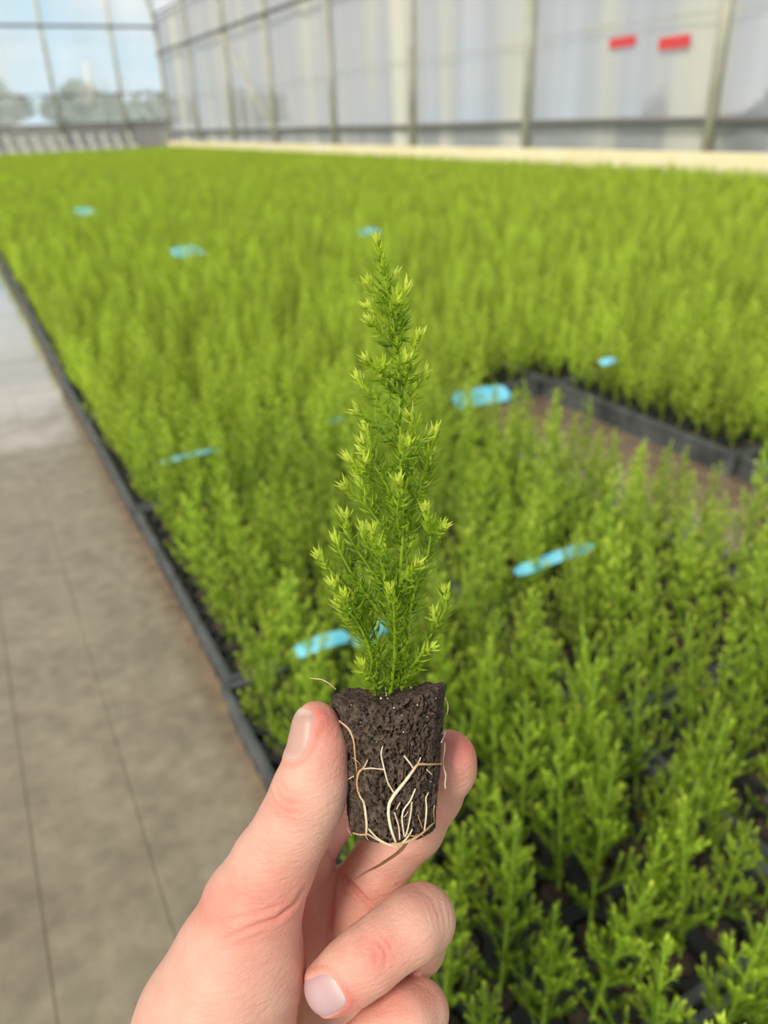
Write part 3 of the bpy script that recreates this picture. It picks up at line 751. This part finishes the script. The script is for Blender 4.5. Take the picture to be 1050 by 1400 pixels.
ROOTS = [([(210,300),(245,325),(290,360),(315,420),(320,500),(330,580)], (6,7,8,8,6,5), (.1,.3,.35,.5,.5,.6)),
 ([(310,510),(330,525),(350,545)], (4,3,2), (.5,.5,.6)),
 ([(385,520),(372,552),(335,590),(328,650),(345,710),(366,735),(374,790),(381,850),(378,905)], (4,7,8,8,8,9,11,10,8), (.2,.4,.5,.5,.4,.3,.1,.15,.4)),
 ([(330,600),(345,570),(400,562),(470,570)], (5,5,6,5), (.4,.3,.1,.1)),
 ([(462,450),(452,490),(468,560),(488,640),(520,690)], (5,6,6,6,6), (.1,.05,.05,.1,.1)),
 ([(775,540),(700,545),(640,540),(615,580),(570,640),(520,700),(494,745),(490,800),(505,880),(530,945)], (8,9,10,12,13,14,13,12,11,9), (.6,.55,.45,.2,.1,.05,0,0,.05,.2)),
 ([(572,500),(600,535),(618,562)], (6,7,7), (0,.05,.1)), ([(657,508),(650,525),(640,545)], (5,5,5), (.1,.1,.3)),
 ([(630,668),(605,730),(565,780),(560,830),(573,915)], (6,7,7,7,6), (.1,0,0,0,.1)),
 ([(612,735),(606,800),(590,880),(578,915)], (7,7,6,6), (.3,.15,.1,.2)),
 ([(522,790),(545,860),(550,930)], (5,6,6), (.2,.15,.1)), ([(552,738),(542,755),(533,775)], (5,5,4), (.3,.2,.2)),
 ([(592,785),(580,805),(570,815)], (3,3,3), (.1,.2,.1)),
 ([(697,688),(682,715),(687,760),(685,810),(675,890)], (4,6,7,8,7), (.1,.1,.05,.1,.2)),
 ([(642,802),(655,840),(665,870)], (4,4,4), (.6,.6,.6)),
 ([(687,570),(700,582),(716,597)], (4,5,4), (0,0,.1)), ([(275,625),(295,615),(315,603)], (4,5,4), (.1,.1,.1)),
 ([(280,870),(290,890),(302,908)], (4,4,3), (.2,.2,.3)), ([(310,895),(345,905),(385,903)], (6,7,7), (.4,.4,.5)),
 ([(390,875),(430,920),(480,950),(545,968)], (7,7,6,5), (.1,.05,.1,.2)),
 ([(385,900),(440,935),(500,962),(548,972)], (5,5,5,4), (.3,.3,.3,.4)),
 ([(545,960),(580,930),(605,895),(615,875)], (7,7,6,4), (.3,.1,.05,.1)),
 ([(530,955),(600,938),(640,915),(680,885),(722,845)], (10,10,9,8,6), (.5,.45,.5,.5,.5)),
 ([(590,900),(620,915),(650,900),(680,915)], (6,7,6,4), (.7,.6,.8,.7)),
 ([(655,930),(665,950),(675,965)], (4,3,3), (.2,.3,.3)), ([(727,752),(722,790),(728,850)], (5,6,4), (.5,.7,.6)),
 ([(560,940),(620,925),(665,900)], (5,6,5), (.7,.6,.7)),
 ([(784,375),(775,400),(762,432)], (5,6,5), (.1,.05,.1)),
 ([(780,430),(780,470),(768,530),(776,570),(787,600),(780,640),(784,668)], (5,6,7,7,6,6,5), (.2,.3,.4,.1,.1,.05,.05)),
 ([(783,205),(796,235),(796,265),(788,295)], (4,6,6,4), (.3,.25,.25,.3)),
 ([(372,905),(380,920),(390,935)], (4,4,3), (.5,.6,.6))]
for pts, rad, tn in ROOTS:
    px = cpx(pts); n = max(12, 5 * len(pts)); q = sm(np.column_stack([px, rad, tn]), n)
    W3 = np.array([plug_pt(a, b_, .0002 + .5 * r_ * .26667 / F * .23) for a, b_, r_, _ in q])
    for _ in range(2): W3[1:-1] = .25 * W3[:-2] + .5 * W3[1:-1] + .25 * W3[2:]
    wob = np.sin(np.arange(n) * 1.7) * .06 + 1
    mb = MB(); mb.tube(W3, q[:, 2] * .26667 / F * .235 * .62 * wob, 8)
    me = mb.mesh('root', True); tn_ = np.concatenate([np.repeat(q[:, 3], 8), [q[0, 3], q[-1, 3]]])
    at = me.attributes.new('tan', 'FLOAT', 'POINT'); at.data.foreach_set('value', tn_.astype(np.float32))
    hlink('root', me, M_ROOT, None)
def free_root(pts, rad, tn, dz):
    q = sm(np.column_stack([cpx(pts), rad, dz]), 24); W3 = np.array([P(a, b_, z) for a, b_, _, z in q]); mb = MB(); mb.tube(W3, q[:, 2] * .26667 / F * .235 * .8, 7)
    me = mb.mesh('root', True); at = me.attributes.new('tan', 'FLOAT', 'POINT'); at.data.foreach_set('value', np.full(len(me.vertices), tn, np.float32)); return hlink('root', me, M_ROOT)
o = free_root([(585,945),(565,975),(540,1000),(450,1060),(385,1090),(335,1120),(300,1150)], (10,10,9,9,7,5,2), .85, (.234,.2345,.236,.239,.242,.244,.246)); o['label'] = 'brown root tail hanging below the plug'
free_root([(580,950),(530,1000),(470,1040),(420,1075)], (5,5,5,3), .95, (.2345,.2355,.2375,.240))
free_root([(92,102),(150,108),(190,130),(222,160)], (2.5,3.5,4,4), .15, (.2360,.2365,.237,.2385))
# perlite crumbs
M_PERL, nt, b = material('perlite', .8, (.88, .87, .80))
for (x, y, r_) in [(520,255,7),(605,186,6),(453,205,8),(568,378,6),(265,475,6),(640,240,6),(607,152,11),(560,292,5),(708,632,5),(487,205,5),(350,330,4),(690,300,4),(430,430,4),(610,440,4),(300,240,4),(735,205,4)]:
    px, py = 400 + .26667 * x, 900 + .26667 * y; c0 = plug_pt(px, py, .0003); rr = r_ * .26667 / F * .23 * .6
    a = np.random.default_rng(int(x)).normal(size=(12, 3)); t = (1 + 5 ** .5) / 2
    ico = np.array([(-1,t,0),(1,t,0),(-1,-t,0),(1,-t,0),(0,-1,t),(0,1,t),(0,-1,-t),(0,1,-t),(t,0,-1),(t,0,1),(-t,0,-1),(-t,0,1)]) / 1.9
    fc = np.array([(0,11,5),(0,5,1),(0,1,7),(0,7,10),(0,10,11),(1,5,9),(5,11,4),(11,10,2),(10,7,6),(7,1,8),(3,9,4),(3,4,2),(3,2,6),(3,6,8),(3,8,9),(4,9,5),(2,4,11),(6,2,10),(8,6,7),(9,8,1)])
    hlink('perlite_grain', mesh_np('perlite_grain', c0 + (ico + a * .12) * rr, fc), M_PERL)

# ------------------------------------------------------------------ held shoots
def c3(x, y): return (400 + .24762 * x, 620 + .24762 * y)
def c4(x, y): return (420 + .23576 * x, 310 + .23576 * y)
SH = []      # (points px, depth offset mm at tip)
def S3(pts, dz=0): SH.append(([c3(*p) for p in pts], dz))
def S4(pts, dz=0): SH.append(([c4(*p) for p in pts], dz))
main_px = [(533,950),(537,930),(541,890),(543,843),(546,800),(550,744),(551,700),(549,660),(547,600),(547,560),(546,520),(544,480),(540,450),(535,425),(529,398),(524,370),(518,345),(516,332)]
S4([(460,450),(430,410),(385,370),(362,340)], -3); S4([(480,575),(450,550),(400,500),(362,465)], 4); S4([(505,690),(470,650),(420,610),(375,560)], -5)
S4([(515,580),(535,500),(560,420),(578,360)], 3); S4([(560,940),(590,840),(620,720),(645,640)], -3); S4([(568,900),(585,840),(575,780)], -6)
S4([(545,975),(480,910),(420,860),(350,775)], -5); S4([(450,890),(440,850),(433,810)], -8); S4([(570,1060),(600,980),(650,920),(688,850)], 3)
S4([(510,1150),(455,1070),(400,990),(340,950),(302,885)], 4); S4([(520,1255),(440,1180),(380,1120),(290,1072)], -4)
S4([(545,1390),(560,1330),(575,1270)], -7); S4([(560,1280),(628,1240),(625,1160),(600,1100)], -3); S4([(560,1330),(630,1260),(680,1215)], 4)
S4([(640,1550),(690,1390),(720,1280),(742,1195)], 6); S4([(560,1560),(600,1400),(590,1300),(570,1250)], 2); S4([(470,1440),(410,1380),(370,1270),(342,1170)], 6)
S4([(380,1330),(345,1320),(325,1300)], 5); S4([(460,450),(470,380),(500,300)], 5); S4([(500,640),(550,580),(560,520)], 7); S4([(470,520),(500,470),(510,430)], -6)
S3([(560,520),(500,410),(430,320),(350,230),(290,180)], -5); S3([(580,520),(520,400),(480,300),(400,220),(368,140)], 5)
S3([(570,330),(500,200),(420,110),(340,60),(318,30)], 2); S3([(430,120),(405,90),(400,55)], -3)
S3([(590,470),(575,330),(590,240),(580,160)], -8); S3([(570,340),(520,180),(460,80),(410,0),(385,-60)], -3)
S3([(630,480),(650,300),(640,150),(650,30)], 3); S3([(640,900),(680,740),(740,600),(765,450),(735,310)], -3); S3([(762,460),(795,430),(822,405)], -5)
S3([(600,330),(700,230),(740,130),(755,20)], 6); S3([(650,450),(660,330),(690,240),(705,190)], 8)
S3([(545,790),(430,640),(340,510),(300,440),(290,350)], -6); S3([(470,870),(380,740),(300,620),(260,540),(242,480)], 4)
S3([(440,1000),(390,860),(300,740),(220,660),(150,570)], -2); S3([(450,1200),(420,1060),(360,930),(290,850),(228,735)], -5)
S3([(420,1010),(350,880),(310,830),(288,790)], -8); S3([(440,1130),(380,1000),(320,930),(255,840)], 3)
S3([(540,860),(500,700),(430,560),(390,420)], 7); S3([(570,1000),(530,800),(490,610),(440,430)], -8)
S3([(600,1300),(625,1180),(645,1000),(645,850),(640,700),(645,560),(650,480)], 2)
S3([(600,1310),(650,1200),(720,1080),(800,940),(850,850),(845,755)], 3); S3([(650,1190),(710,1110),(750,1080)], -4); S3([(800,950),(785,910),(780,880)], 5)
S3([(460,1325),(450,1250),(400,1210),(385,1175)], -5); S3([(475,1340),(440,1200),(420,1050),(400,960),(340,880)], 2)
S3([(520,1340),(500,1180),(470,1050),(430,930),(350,790)], 6); S3([(560,1000),(470,830),(380,740),(300,680)], 7)
S3([(545,1330),(560,1150),(565,1000),(560,860),(540,760)], -6); S3([(640,880),(690,770),(700,680),(690,600)], 8); S3([(560,800),(600,700),(680,620)], -8)
S3([(560,760),(520,640),(520,560),(500,500)], 5); S3([(550,1250),(600,1150),(590,1050),(610,960)], 5)
def depth_main(py): return .2390 - .010 * (950 - py) / 620
mq = sm([(x, y) for x, y in main_px], 60)
MW = np.array([P(x, y, depth_main(y)) for x, y in mq])
a = Acc(); a.add(*tube_np(MW, np.linspace(.00072, .00032, len(MW)), 8), .4)
ms = a.mesh('stem'); ms.polygons.foreach_set('use_smooth', [True] * len(ms.polygons)); hlink('stem', ms, M_HELD)
a = Acc(); a.add(*needles(MW, 1300, .0046, .00115, 1, .1, .7, base=.02, ang=68, close=.4)); a.add(*needles(MW[36:], 1500, .0046, .0012, 2, .35, .7, ang=58, close=.4))
o = hlink('leader_needles', a.mesh('leader_needles'), M_HELD); o['kind'] = 'stuff'
rs = np.random.default_rng(12)
for k, (pts, dz) in enumerate(SH):
    q = sm(pts, 5 * len(pts)); n = len(q); t = np.linspace(0, 1, n)
    d = np.array([depth_main(y) for _, y in q]) + dz * .0013 * t ** .8
    if pts[0][1] > 925: d -= .0000
    W3 = np.array([P(x, y, z) for (x, y), z in zip(q, d)])
    a = Acc(); a.add(*tube_np(W3, np.linspace(.00036, .00024, n), 5), .35)
    me = a.mesh('branch'); br = hlink('branch', me, M_HELD)
    a = Acc(); a.add(*needles(W3, 1850, .0050, .00105, 500 + k, .0 + .22 * rs.uniform(), .8, ang=70, close=.4)); 
    tl = W3[-6:]; a.add(*needles(tl, 2600, .0034, .0011, 900 + k, .42, .66, ang=66, close=.38))
    o = hlink('needles', a.mesh('needles'), M_HELD, br); o['kind'] = 'stuff'

# ------------------------------------------------------------------ hand
def chain(pts): return [(np.array([(x - CX) / F * d, (y - CY) / F * d, d]), r / F * d) for x, y, d, r in pts]
THUMB = chain([(432,990,231,31),(435,1022,231,36),(429,1062,231,42),(420,1091,232,47.5),(399,1135,234,48),(373,1182,237,54),(345,1240,240,65),(325,1320,242,89),(295,1400,243,105),(255,1520,246,118),(215,1640,252,122),(170,1780,262,120),(110,1960,276,130),(40,2160,292,142)])
PALM = [chain(p) for p in (
 [(230,1640,262,105),(300,1500,264,92),(385,1270,271,62),(402,1195,274,46)],
 [(240,1640,266,105),(320,1520,268,85),(452,1300,281,54),(487,1238,275,46)],
 [(250,1650,266,105),(345,1530,272,80),(498,1365,284,52),(528,1325,283,46)],
 [(260,1660,266,105),(370,1550,276,74),(525,1435,282,46)],
 [(230,1640,255,110),(170,1780,264,118),(110,1960,276,128)])]
FING = [chain(p) for p in (
 [(402,1195,274,45),(412,1172,273,41),(450,1113,272,38),(472,1080,269,38.5),(500,1045,266.5,36),(524,1005,264,33)],
 [(487,1240,275,46),(512,1195,273,42),(535,1160,272,42),(562,1128,270,45),(590,1085,264,41),(610,1050,257.5,40),(613,1037,255.5,38.5)],
 [(528,1325,283,45),(565,1290,264,43),(576,1257,246,45),(560,1268,241,46),(530,1289,238,44),(503,1311,236,45),(478,1330,236,43),(455,1346,236.5,39)],
 [(525,1435,282,42),(560,1412,264,40),(571,1384,247,41),(555,1393,242,41),(520,1418,240,39),(480,1448,239,37),(450,1470,239,32)])]
THUMB = [(p * 1, r) for p, r in THUMB]
def smin(a, b_, k):
    h = np.clip(.5 + .5 * (b_ - a) / k, 0, 1); return b_ * (1 - h) + a * h - k * h * (1 - h)
def cap(X, a, ra, b_, rb):
    ab = b_ - a; t = np.clip(((X - a) @ ab) / (ab @ ab), 0, 1); t = t.astype(np.float32)
    d = X - a - t[..., None] * ab
    return np.sqrt((d * d).sum(-1)) - (ra + (rb - ra) * t)
def sdchain(X, ch, k):
    D = None
    for (a, ra), (b_, rb) in zip(ch[:-1], ch[1:]):
        d = cap(X, a.astype(np.float32), ra, b_.astype(np.float32), rb); D = d if D is None else smin(D, d, k)
    return D
def hand_sdf(X):
    X = X.astype(np.float32); palm = None
    for ch in PALM:
        d = sdchain(X, ch, 4.); palm = d if palm is None else smin(palm, d, 10.)
    fing = None
    for ch in FING:
        d = sdchain(X, ch, 2.2); fing = d if fing is None else smin(fing, d, .7)
    th = sdchain(X, THUMB, 5.)
    A = smin(palm, th, 9.); B = smin(palm, fing, 5.)
    return smin(A, B, .9)
def surface_nets(f, lo, hi, h):
    n = [int(math.ceil((hi[i] - lo[i]) / h)) + 1 for i in range(3)]
    D = np.empty(n, np.float32); ys = lo[1] + h * np.arange(n[1]); zs = lo[2] + h * np.arange(n[2])
    Yg, Zg = np.meshgrid(ys, zs, indexing='ij')
    B_ = 12; nb = [(k + B_ - 1) // B_ for k in n]
    cc_ = [lo[k] + h * (np.arange(nb[k]) * B_ + (B_ - 1) / 2) for k in range(3)]
    C = np.empty(nb, np.float32)
    Yc, Zc = np.meshgrid(cc_[1], cc_[2], indexing='ij')
    for i in range(nb[0]):
        X = np.stack([np.full_like(Yc, cc_[0][i]), Yc, Zc], -1); C[i] = f(X)
    D[:] = np.repeat(np.repeat(np.repeat(C, B_, 0), B_, 1), B_, 2)[:n[0], :n[1], :n[2]]
    need = np.argwhere(np.abs(C) < B_ * h * .87 + 7)
    for i in np.unique(need[:, 0]):
        xs = lo[0] + h * np.arange(i * B_, min((i + 1) * B_, n[0])); q_ = need[need[:, 0] == i]
        for j in np.unique(q_[:, 1]):
            ks = q_[q_[:, 1] == j][:, 2]; ys_ = ys[j * B_:(j + 1) * B_]; z0, z1 = ks.min() * B_, min((ks.max() + 1) * B_, n[2])
            X = np.stack(np.meshgrid(xs, ys_, zs[z0:z1], indexing='ij'), -1)
            D[i * B_:i * B_ + len(xs), j * B_:j * B_ + len(ys_), z0:z1] = f(X)
    I = D < 0
    c8 = [(a, b_, c_) for a in (0, 1) for b_ in (0, 1) for c_ in (0, 1)]
    sl = lambda A, o: A[o[0]:A.shape[0] - 1 + o[0], o[1]:A.shape[1] - 1 + o[1], o[2]:A.shape[2] - 1 + o[2]]
    cnt = sum(sl(I, o).astype(np.int8) for o in c8); cells = np.argwhere((cnt > 0) & (cnt < 8))
    idx = -np.ones([k - 1 for k in n], np.int32); idx[tuple(cells.T)] = np.arange(len(cells))
    acc = np.zeros((len(cells), 3)); w = np.zeros(len(cells))
    for a in c8:
        for ax in range(3):
            if a[ax]: continue
            b_ = list(a); b_[ax] = 1
            da = D[tuple((cells + a).T)]; db = D[tuple((cells + b_).T)]; mk = (da < 0) != (db < 0)
            t = np.where(mk, da / (da - db + 1e-20), 0); p = np.array(a, float) + 0 * acc; p[:, ax] = t
            acc += p * mk[:, None]; w += mk
    V = (cells + acc / w[:, None]) * h + np.array(lo); Q = []
    for ax in range(3):
        o1, o2 = (ax + 1) % 3, (ax + 2) % 3; s0 = [slice(None)] * 3; s1 = [slice(None)] * 3; s0[ax] = slice(0, -1); s1[ax] = slice(1, None)
        ch = I[tuple(s0)] != I[tuple(s1)]; e = np.argwhere(ch); e = e[(e[:, o1] > 0) & (e[:, o2] > 0) & (e[:, o1] < n[o1] - 1) & (e[:, o2] < n[o2] - 1)]
        ins = I[tuple(e.T)]
        def g(d1, d2): q = e.copy(); q[:, o1] -= d1; q[:, o2] -= d2; return idx[tuple(q.T)]
        q = np.stack([g(1, 1), g(0, 1), g(0, 0), g(1, 0)], 1); q[~ins] = q[~ins][:, ::-1]; Q.append(q)
    return V, np.concatenate(Q)
HV, HQ = surface_nets(hand_sdf, (-186., 50., 205.), (34., 458., 345.), .75)
def grad(f, X, e=.4):
    g = np.stack([f(X + np.eye(3)[k] * e) - f(X - np.eye(3)[k] * e) for k in range(3)], -1)
    return g / (np.linalg.norm(g, axis=-1)[..., None] + 1e-9)
HN = grad(hand_sdf, HV[:, None, :])[:, 0, :]
# smooth a little (Laplacian through quads)
def lap(V, Q, it, f=.5):
    n = len(V); E = np.concatenate([Q[:, [0, 1]], Q[:, [1, 2]], Q[:, [2, 3]], Q[:, [3, 0]]]); E = np.concatenate([E, E[:, ::-1]])
    deg = np.bincount(E[:, 0], minlength=n)[:, None]
    for _ in range(it):
        s_ = np.stack([np.bincount(E[:, 0], V[E[:, 1], k], n) for k in range(3)], 1); V = V + f * (s_ / deg - V)
    return V
HV = lap(HV, HQ, 3)
px = CX + F * HV[:, 0] / HV[:, 2]; py = CY + F * HV[:, 1] / HV[:, 2]; dep = HV[:, 2]; facing = -HN[:, 2]
mmpx = HV[:, 2] / F
def polydist(px, py, pts):
    best = np.full(len(px), 1e9); par = np.zeros(len(px))
    for i in range(len(pts) - 1):
        a = np.array(pts[i], float); b_ = np.array(pts[i + 1], float); ab = b_ - a
        t = np.clip(((px - a[0]) * ab[0] + (py - a[1]) * ab[1]) / (ab @ ab), 0, 1); d = np.hypot(px - a[0] - t * ab[0], py - a[1] - t * ab[1])
        par = np.where(d < best, (i + t) / (len(pts) - 1), par); best = np.minimum(best, d)
    return best, par
disp = np.zeros(len(HV)); red = np.zeros(len(HV))
def crease(pts, dmax, depth, width, zr=(200, 300), redn=.25, fade=True):
    d, par = polydist(px, py, pts); d = d * mmpx
    mk = (facing > .1) & (dep > zr[0]) & (dep < zr[1]); f = np.sin(np.pi * np.clip(par * .86 + .07, 0, 1)) if fade else 1
    global disp, red
    disp = disp - mk * f * 1.4 * depth * np.exp(-(d / width) ** 2) + mk * f * depth * .45 * np.exp(-((d - 2.2 * width) / (width * 1.4)) ** 2)
    red = red + mk * f * redn * np.exp(-(d / (width * 2.2)) ** 2)
crease([(367,1079),(374,1098),(388,1108),(410,1113)], 0, .50, .45, (200, 250))
crease([(373,1068),(383,1088),(396,1098),(412,1100)], 0, .38, .40, (200, 250))
crease([(366,1092),(372,1108),(386,1117),(402,1120)], 0, .25, .40, (200, 250))
crease([(380,1062),(392,1080),(408,1086)], 0, .18, .35, (200, 250))
crease([(418,1213),(403,1237),(378,1257),(343,1269),(306,1284)], 0, .75, .65, (200, 262), .35)
crease([(400,1230),(360,1246),(318,1256),(292,1262)], 0, .22, .5, (200, 262), .15)
crease([(395,1252),(350,1280),(300,1304)], 0, .20, .5, (200, 262), .1)
for k in range(9):
    y = 1178 + 9 * k; crease([(408 - 2 * k, y), (370 - 3 * k, y + 14), (330 - 4 * k, y + 18)], 0, .09, .4, (200, 262), .03)
for k in range(9):
    y = 1290 + 13 * k; crease([(405, y), (340, y + 22 + 3 * (k % 3)), (270 - 3 * k, y + 40)], 0, .07, .45, (200, 262), .02)
crease([(513,1283),(524,1296),(529,1310),(524,1325)], 0, .40, .45, (200, 250), .3)
crease([(521,1279),(534,1292),(537,1306)], 0, .22, .4, (200, 250), .2)
crease([(505,1290),(514,1304),(515,1322)], 0, .18, .4, (200, 250), .2)
for k in range(5): crease([(572 + 9 * k, 1232 - 2 * k), (583 + 8 * k, 1250), (588 + 7 * k, 1270)], 0, .10, .35, (200, 250), .02)
crease([(462,1190),(487,1217),(520,1249)], 0, .8, .7, (240, 300), .3)
crease([(437,1160),(448,1168),(459,1180)], 0, .7, .6, (240, 300), .3)
crease([(457,1200),(452,1250),(449,1310)], 0, .8, .8, (240, 300), .3)
crease([(470,1195),(500,1235),(515,1252)], 0, .3, .6, (240, 300), .1)
# redness of the skin itself
def blob(x, y, r, a, zr=(200, 310)):
    global red
    red = red + a * np.exp(-((px - x) ** 2 + (py - y) ** 2) / (r * r)) * ((dep > zr[0]) & (dep < zr[1]))
blob(447, 985, 36, .75); blob(460, 1045, 30, .35); blob(630, 1015, 45, .95, (240, 310)); blob(590, 1110, 50, .3, (240, 310))
blob(396, 1100, 26, .45); blob(380, 1235, 60, .50, (200, 262)); blob(290, 1240, 40, .5, (200, 262)); blob(520, 1305, 38, .7, (200, 255))
blob(475, 1372, 26, .8, (200, 255)); blob(580, 1225, 34, .25); blob(340, 1320, 50, .3, (200, 262)); blob(470, 1240, 70, .35, (240, 310)); blob(595, 1360, 30, .4); blob(540,1380,30,.5,(200,255))
HV2 = HV + HN * disp[:, None]
# nails
def project(o, d):
    p = np.array(o, float)
    for _ in range(60):
        s_ = float(hand_sdf(p[None, None])[0, 0]); 
        if abs(s_) < .01: break
        p = p + d * s_ * .8
    return p
def nail(cen, along, nrm, hl, hw, name, parent, lift=.22):
    """cen: camera-frame mm near the surface; along: base->tip; nrm: outward"""
    global HV2, red
    nrm = _n(nrm); al = _n(along - (along @ nrm) * nrm); sd = np.cross(nrm, al)
    nu, nv = 25, 31; V = []
    for i in range(nv):
        t = -1 + 2 * i / (nv - 1)
        for j in range(nu):
            s_ = -1 + 2 * j / (nu - 1)
            wv = (1 - abs(t) ** 3.2) ** (1 / 2.6) if abs(t) < 1 else 0.0
            wv = max(wv, .02)
            q = cen + al * hl * t + sd * hw * s_ * wv
            p = project(q + nrm * 3.5 * (1 - .55 * (s_ * wv) ** 2), -nrm)
            edge = 1 - max(abs(s_), abs(t)) ** 6
            V.append(p + nrm * (lift * edge + .04 - (.25 if max(abs(s_), abs(t)) > .99 else 0)))
    V = np.array(V); i = np.arange(nv - 1)[:, None] * nu; j = np.arange(nu - 1)[None]
    Q = np.stack([i + j, i + j + 1, i + nu + j + 1, i + nu + j], -1).reshape(-1, 4)
    tt = np.repeat(np.linspace(-1, 1, nv), nu); 
    # skin fold round the nail
    rel = HV2 - cen; a_ = rel @ al / hl; b_ = rel @ sd / hw; c_ = rel @ nrm
    rr = (np.abs(a_) ** 2.8 + np.abs(b_) ** 2.8) ** (1 / 2.8); near = (np.abs(c_) < 7) & ((HN @ nrm) > -.1)
    fold = .38 * np.exp(-((rr - 1.13) / .09) ** 2) * np.where(a_ > .75, .15, 1) - .30 * np.exp(-(np.clip(rr, 0, 9) / .96) ** 10)
    HV2 = HV2 + HN * (fold * near)[:, None]
    red = red + near * .35 * np.exp(-((rr - 1.15) / .12) ** 2)
    me = mesh_np(name, (V / 1000) @ RW.T, Q, True, {'along': tt})
    return link(name, me, M_NAIL, parent)
M_NAIL, nt, b = material('fingernail', .42, (.80, .55, .50))
at = nt.nodes.new('ShaderNodeAttribute'); at.attribute_name = 'along'
nt.links.new(ramp(nt, math_(nt, 'ADD', math_(nt, 'MULTIPLY', at.outputs['Fac'], .5), .5), [(0, (.66, .45, .38)), (.16, (.56, .33, .27)), (.86, (.52, .30, .26)), (.95, (.66, .48, .38))]), b.inputs['Base Color'])
b.inputs['Subsurface Weight'].default_value = .2; b.inputs['Subsurface Scale'].default_value = .002
bump(nt, b, noise(nt, 900, 2, stretch=(1, 1, 1)), .05, .0002)
M_NAIL2, nt, b = material('mauve_fingernail', .38, (.56, .37, .38)); b.inputs['Subsurface Weight'].default_value = .2; b.inputs['Subsurface Scale'].default_value = .002
at = nt.nodes.new('ShaderNodeAttribute'); at.attribute_name = 'along'
nt.links.new(ramp(nt, math_(nt, 'ADD', math_(nt, 'MULTIPLY', at.outputs['Fac'], .5), .5), [(0, (.66, .50, .48)), (.2, (.56, .38, .39)), (.88, (.52, .34, .36)), (.97, (.62, .46, .40))]), b.inputs['Base Color'])
M_SKIN, nt, b = material('skin', .48, (.7, .4, .3), .4)
at = nt.nodes.new('ShaderNodeAttribute'); at.attribute_name = 'redness'
c = ramp(nt, at.outputs['Fac'], [(0, (.72, .40, .31)), (.5, (.70, .285, .22)), (1, (.68, .175, .14))])
c = mixc(nt, .22, c, ramp(nt, noise(nt, 130, 4), [(.3, (.58, .25, .19)), (.7, (.78, .50, .38))]))
nt.links.new(c, b.inputs['Base Color'])
b.inputs['Subsurface Weight'].default_value = .15; b.inputs['Subsurface Radius'].default_value = (1, .32, .16); b.inputs['Subsurface Scale'].default_value = .0035
n1 = bump(nt, b, noise(nt, 1100, 4, rough=.65), .5, .0006)
n2 = bump(nt, b, noise(nt, 260, 3, stretch=(1, 1.0, 3.2)), .35, .0010, n1)
# left hand, tagged after the nails have shaped the folds
hand_root = None
cam_pt = lambda x, y, d: np.array([(x - CX) / F * d, (y - CY) / F * d, d])
nails = []
n_t = nail(cam_pt(408, 1002, 228), np.array([-.26, -1, -.06]), np.array([-.82, .07, -.57]), 7.0, 6.1, 'thumb_nail', None)
n_r = nail(cam_pt(444, 1358, 231), np.array([-.80, .60, .22]), np.array([-.16, .02, -.98]), 7.4, 5.6, 'finger_nail', None)
HV2 = lap(HV2, HQ, 1, .4)
me = mesh_np('hand', (HV2 / 1000) @ RW.T, HQ, True, {'redness': np.clip(red * 1.1, 0, 1)})
hand = link('hand', me, M_SKIN); tag(hand, 'bare left hand reaching up from below, thumb and fingers pinching the root plug', 'hand')
for o in (n_t, n_r): o.parent = hand
n_r.data.materials.clear(); n_r.data.materials.append(M_NAIL2); n_r['label'] = 'mauve fingernail of the curled ring finger'
print('faces hand', len(HQ), 'plants', len(pos), 'objects', len(bpy.data.objects))
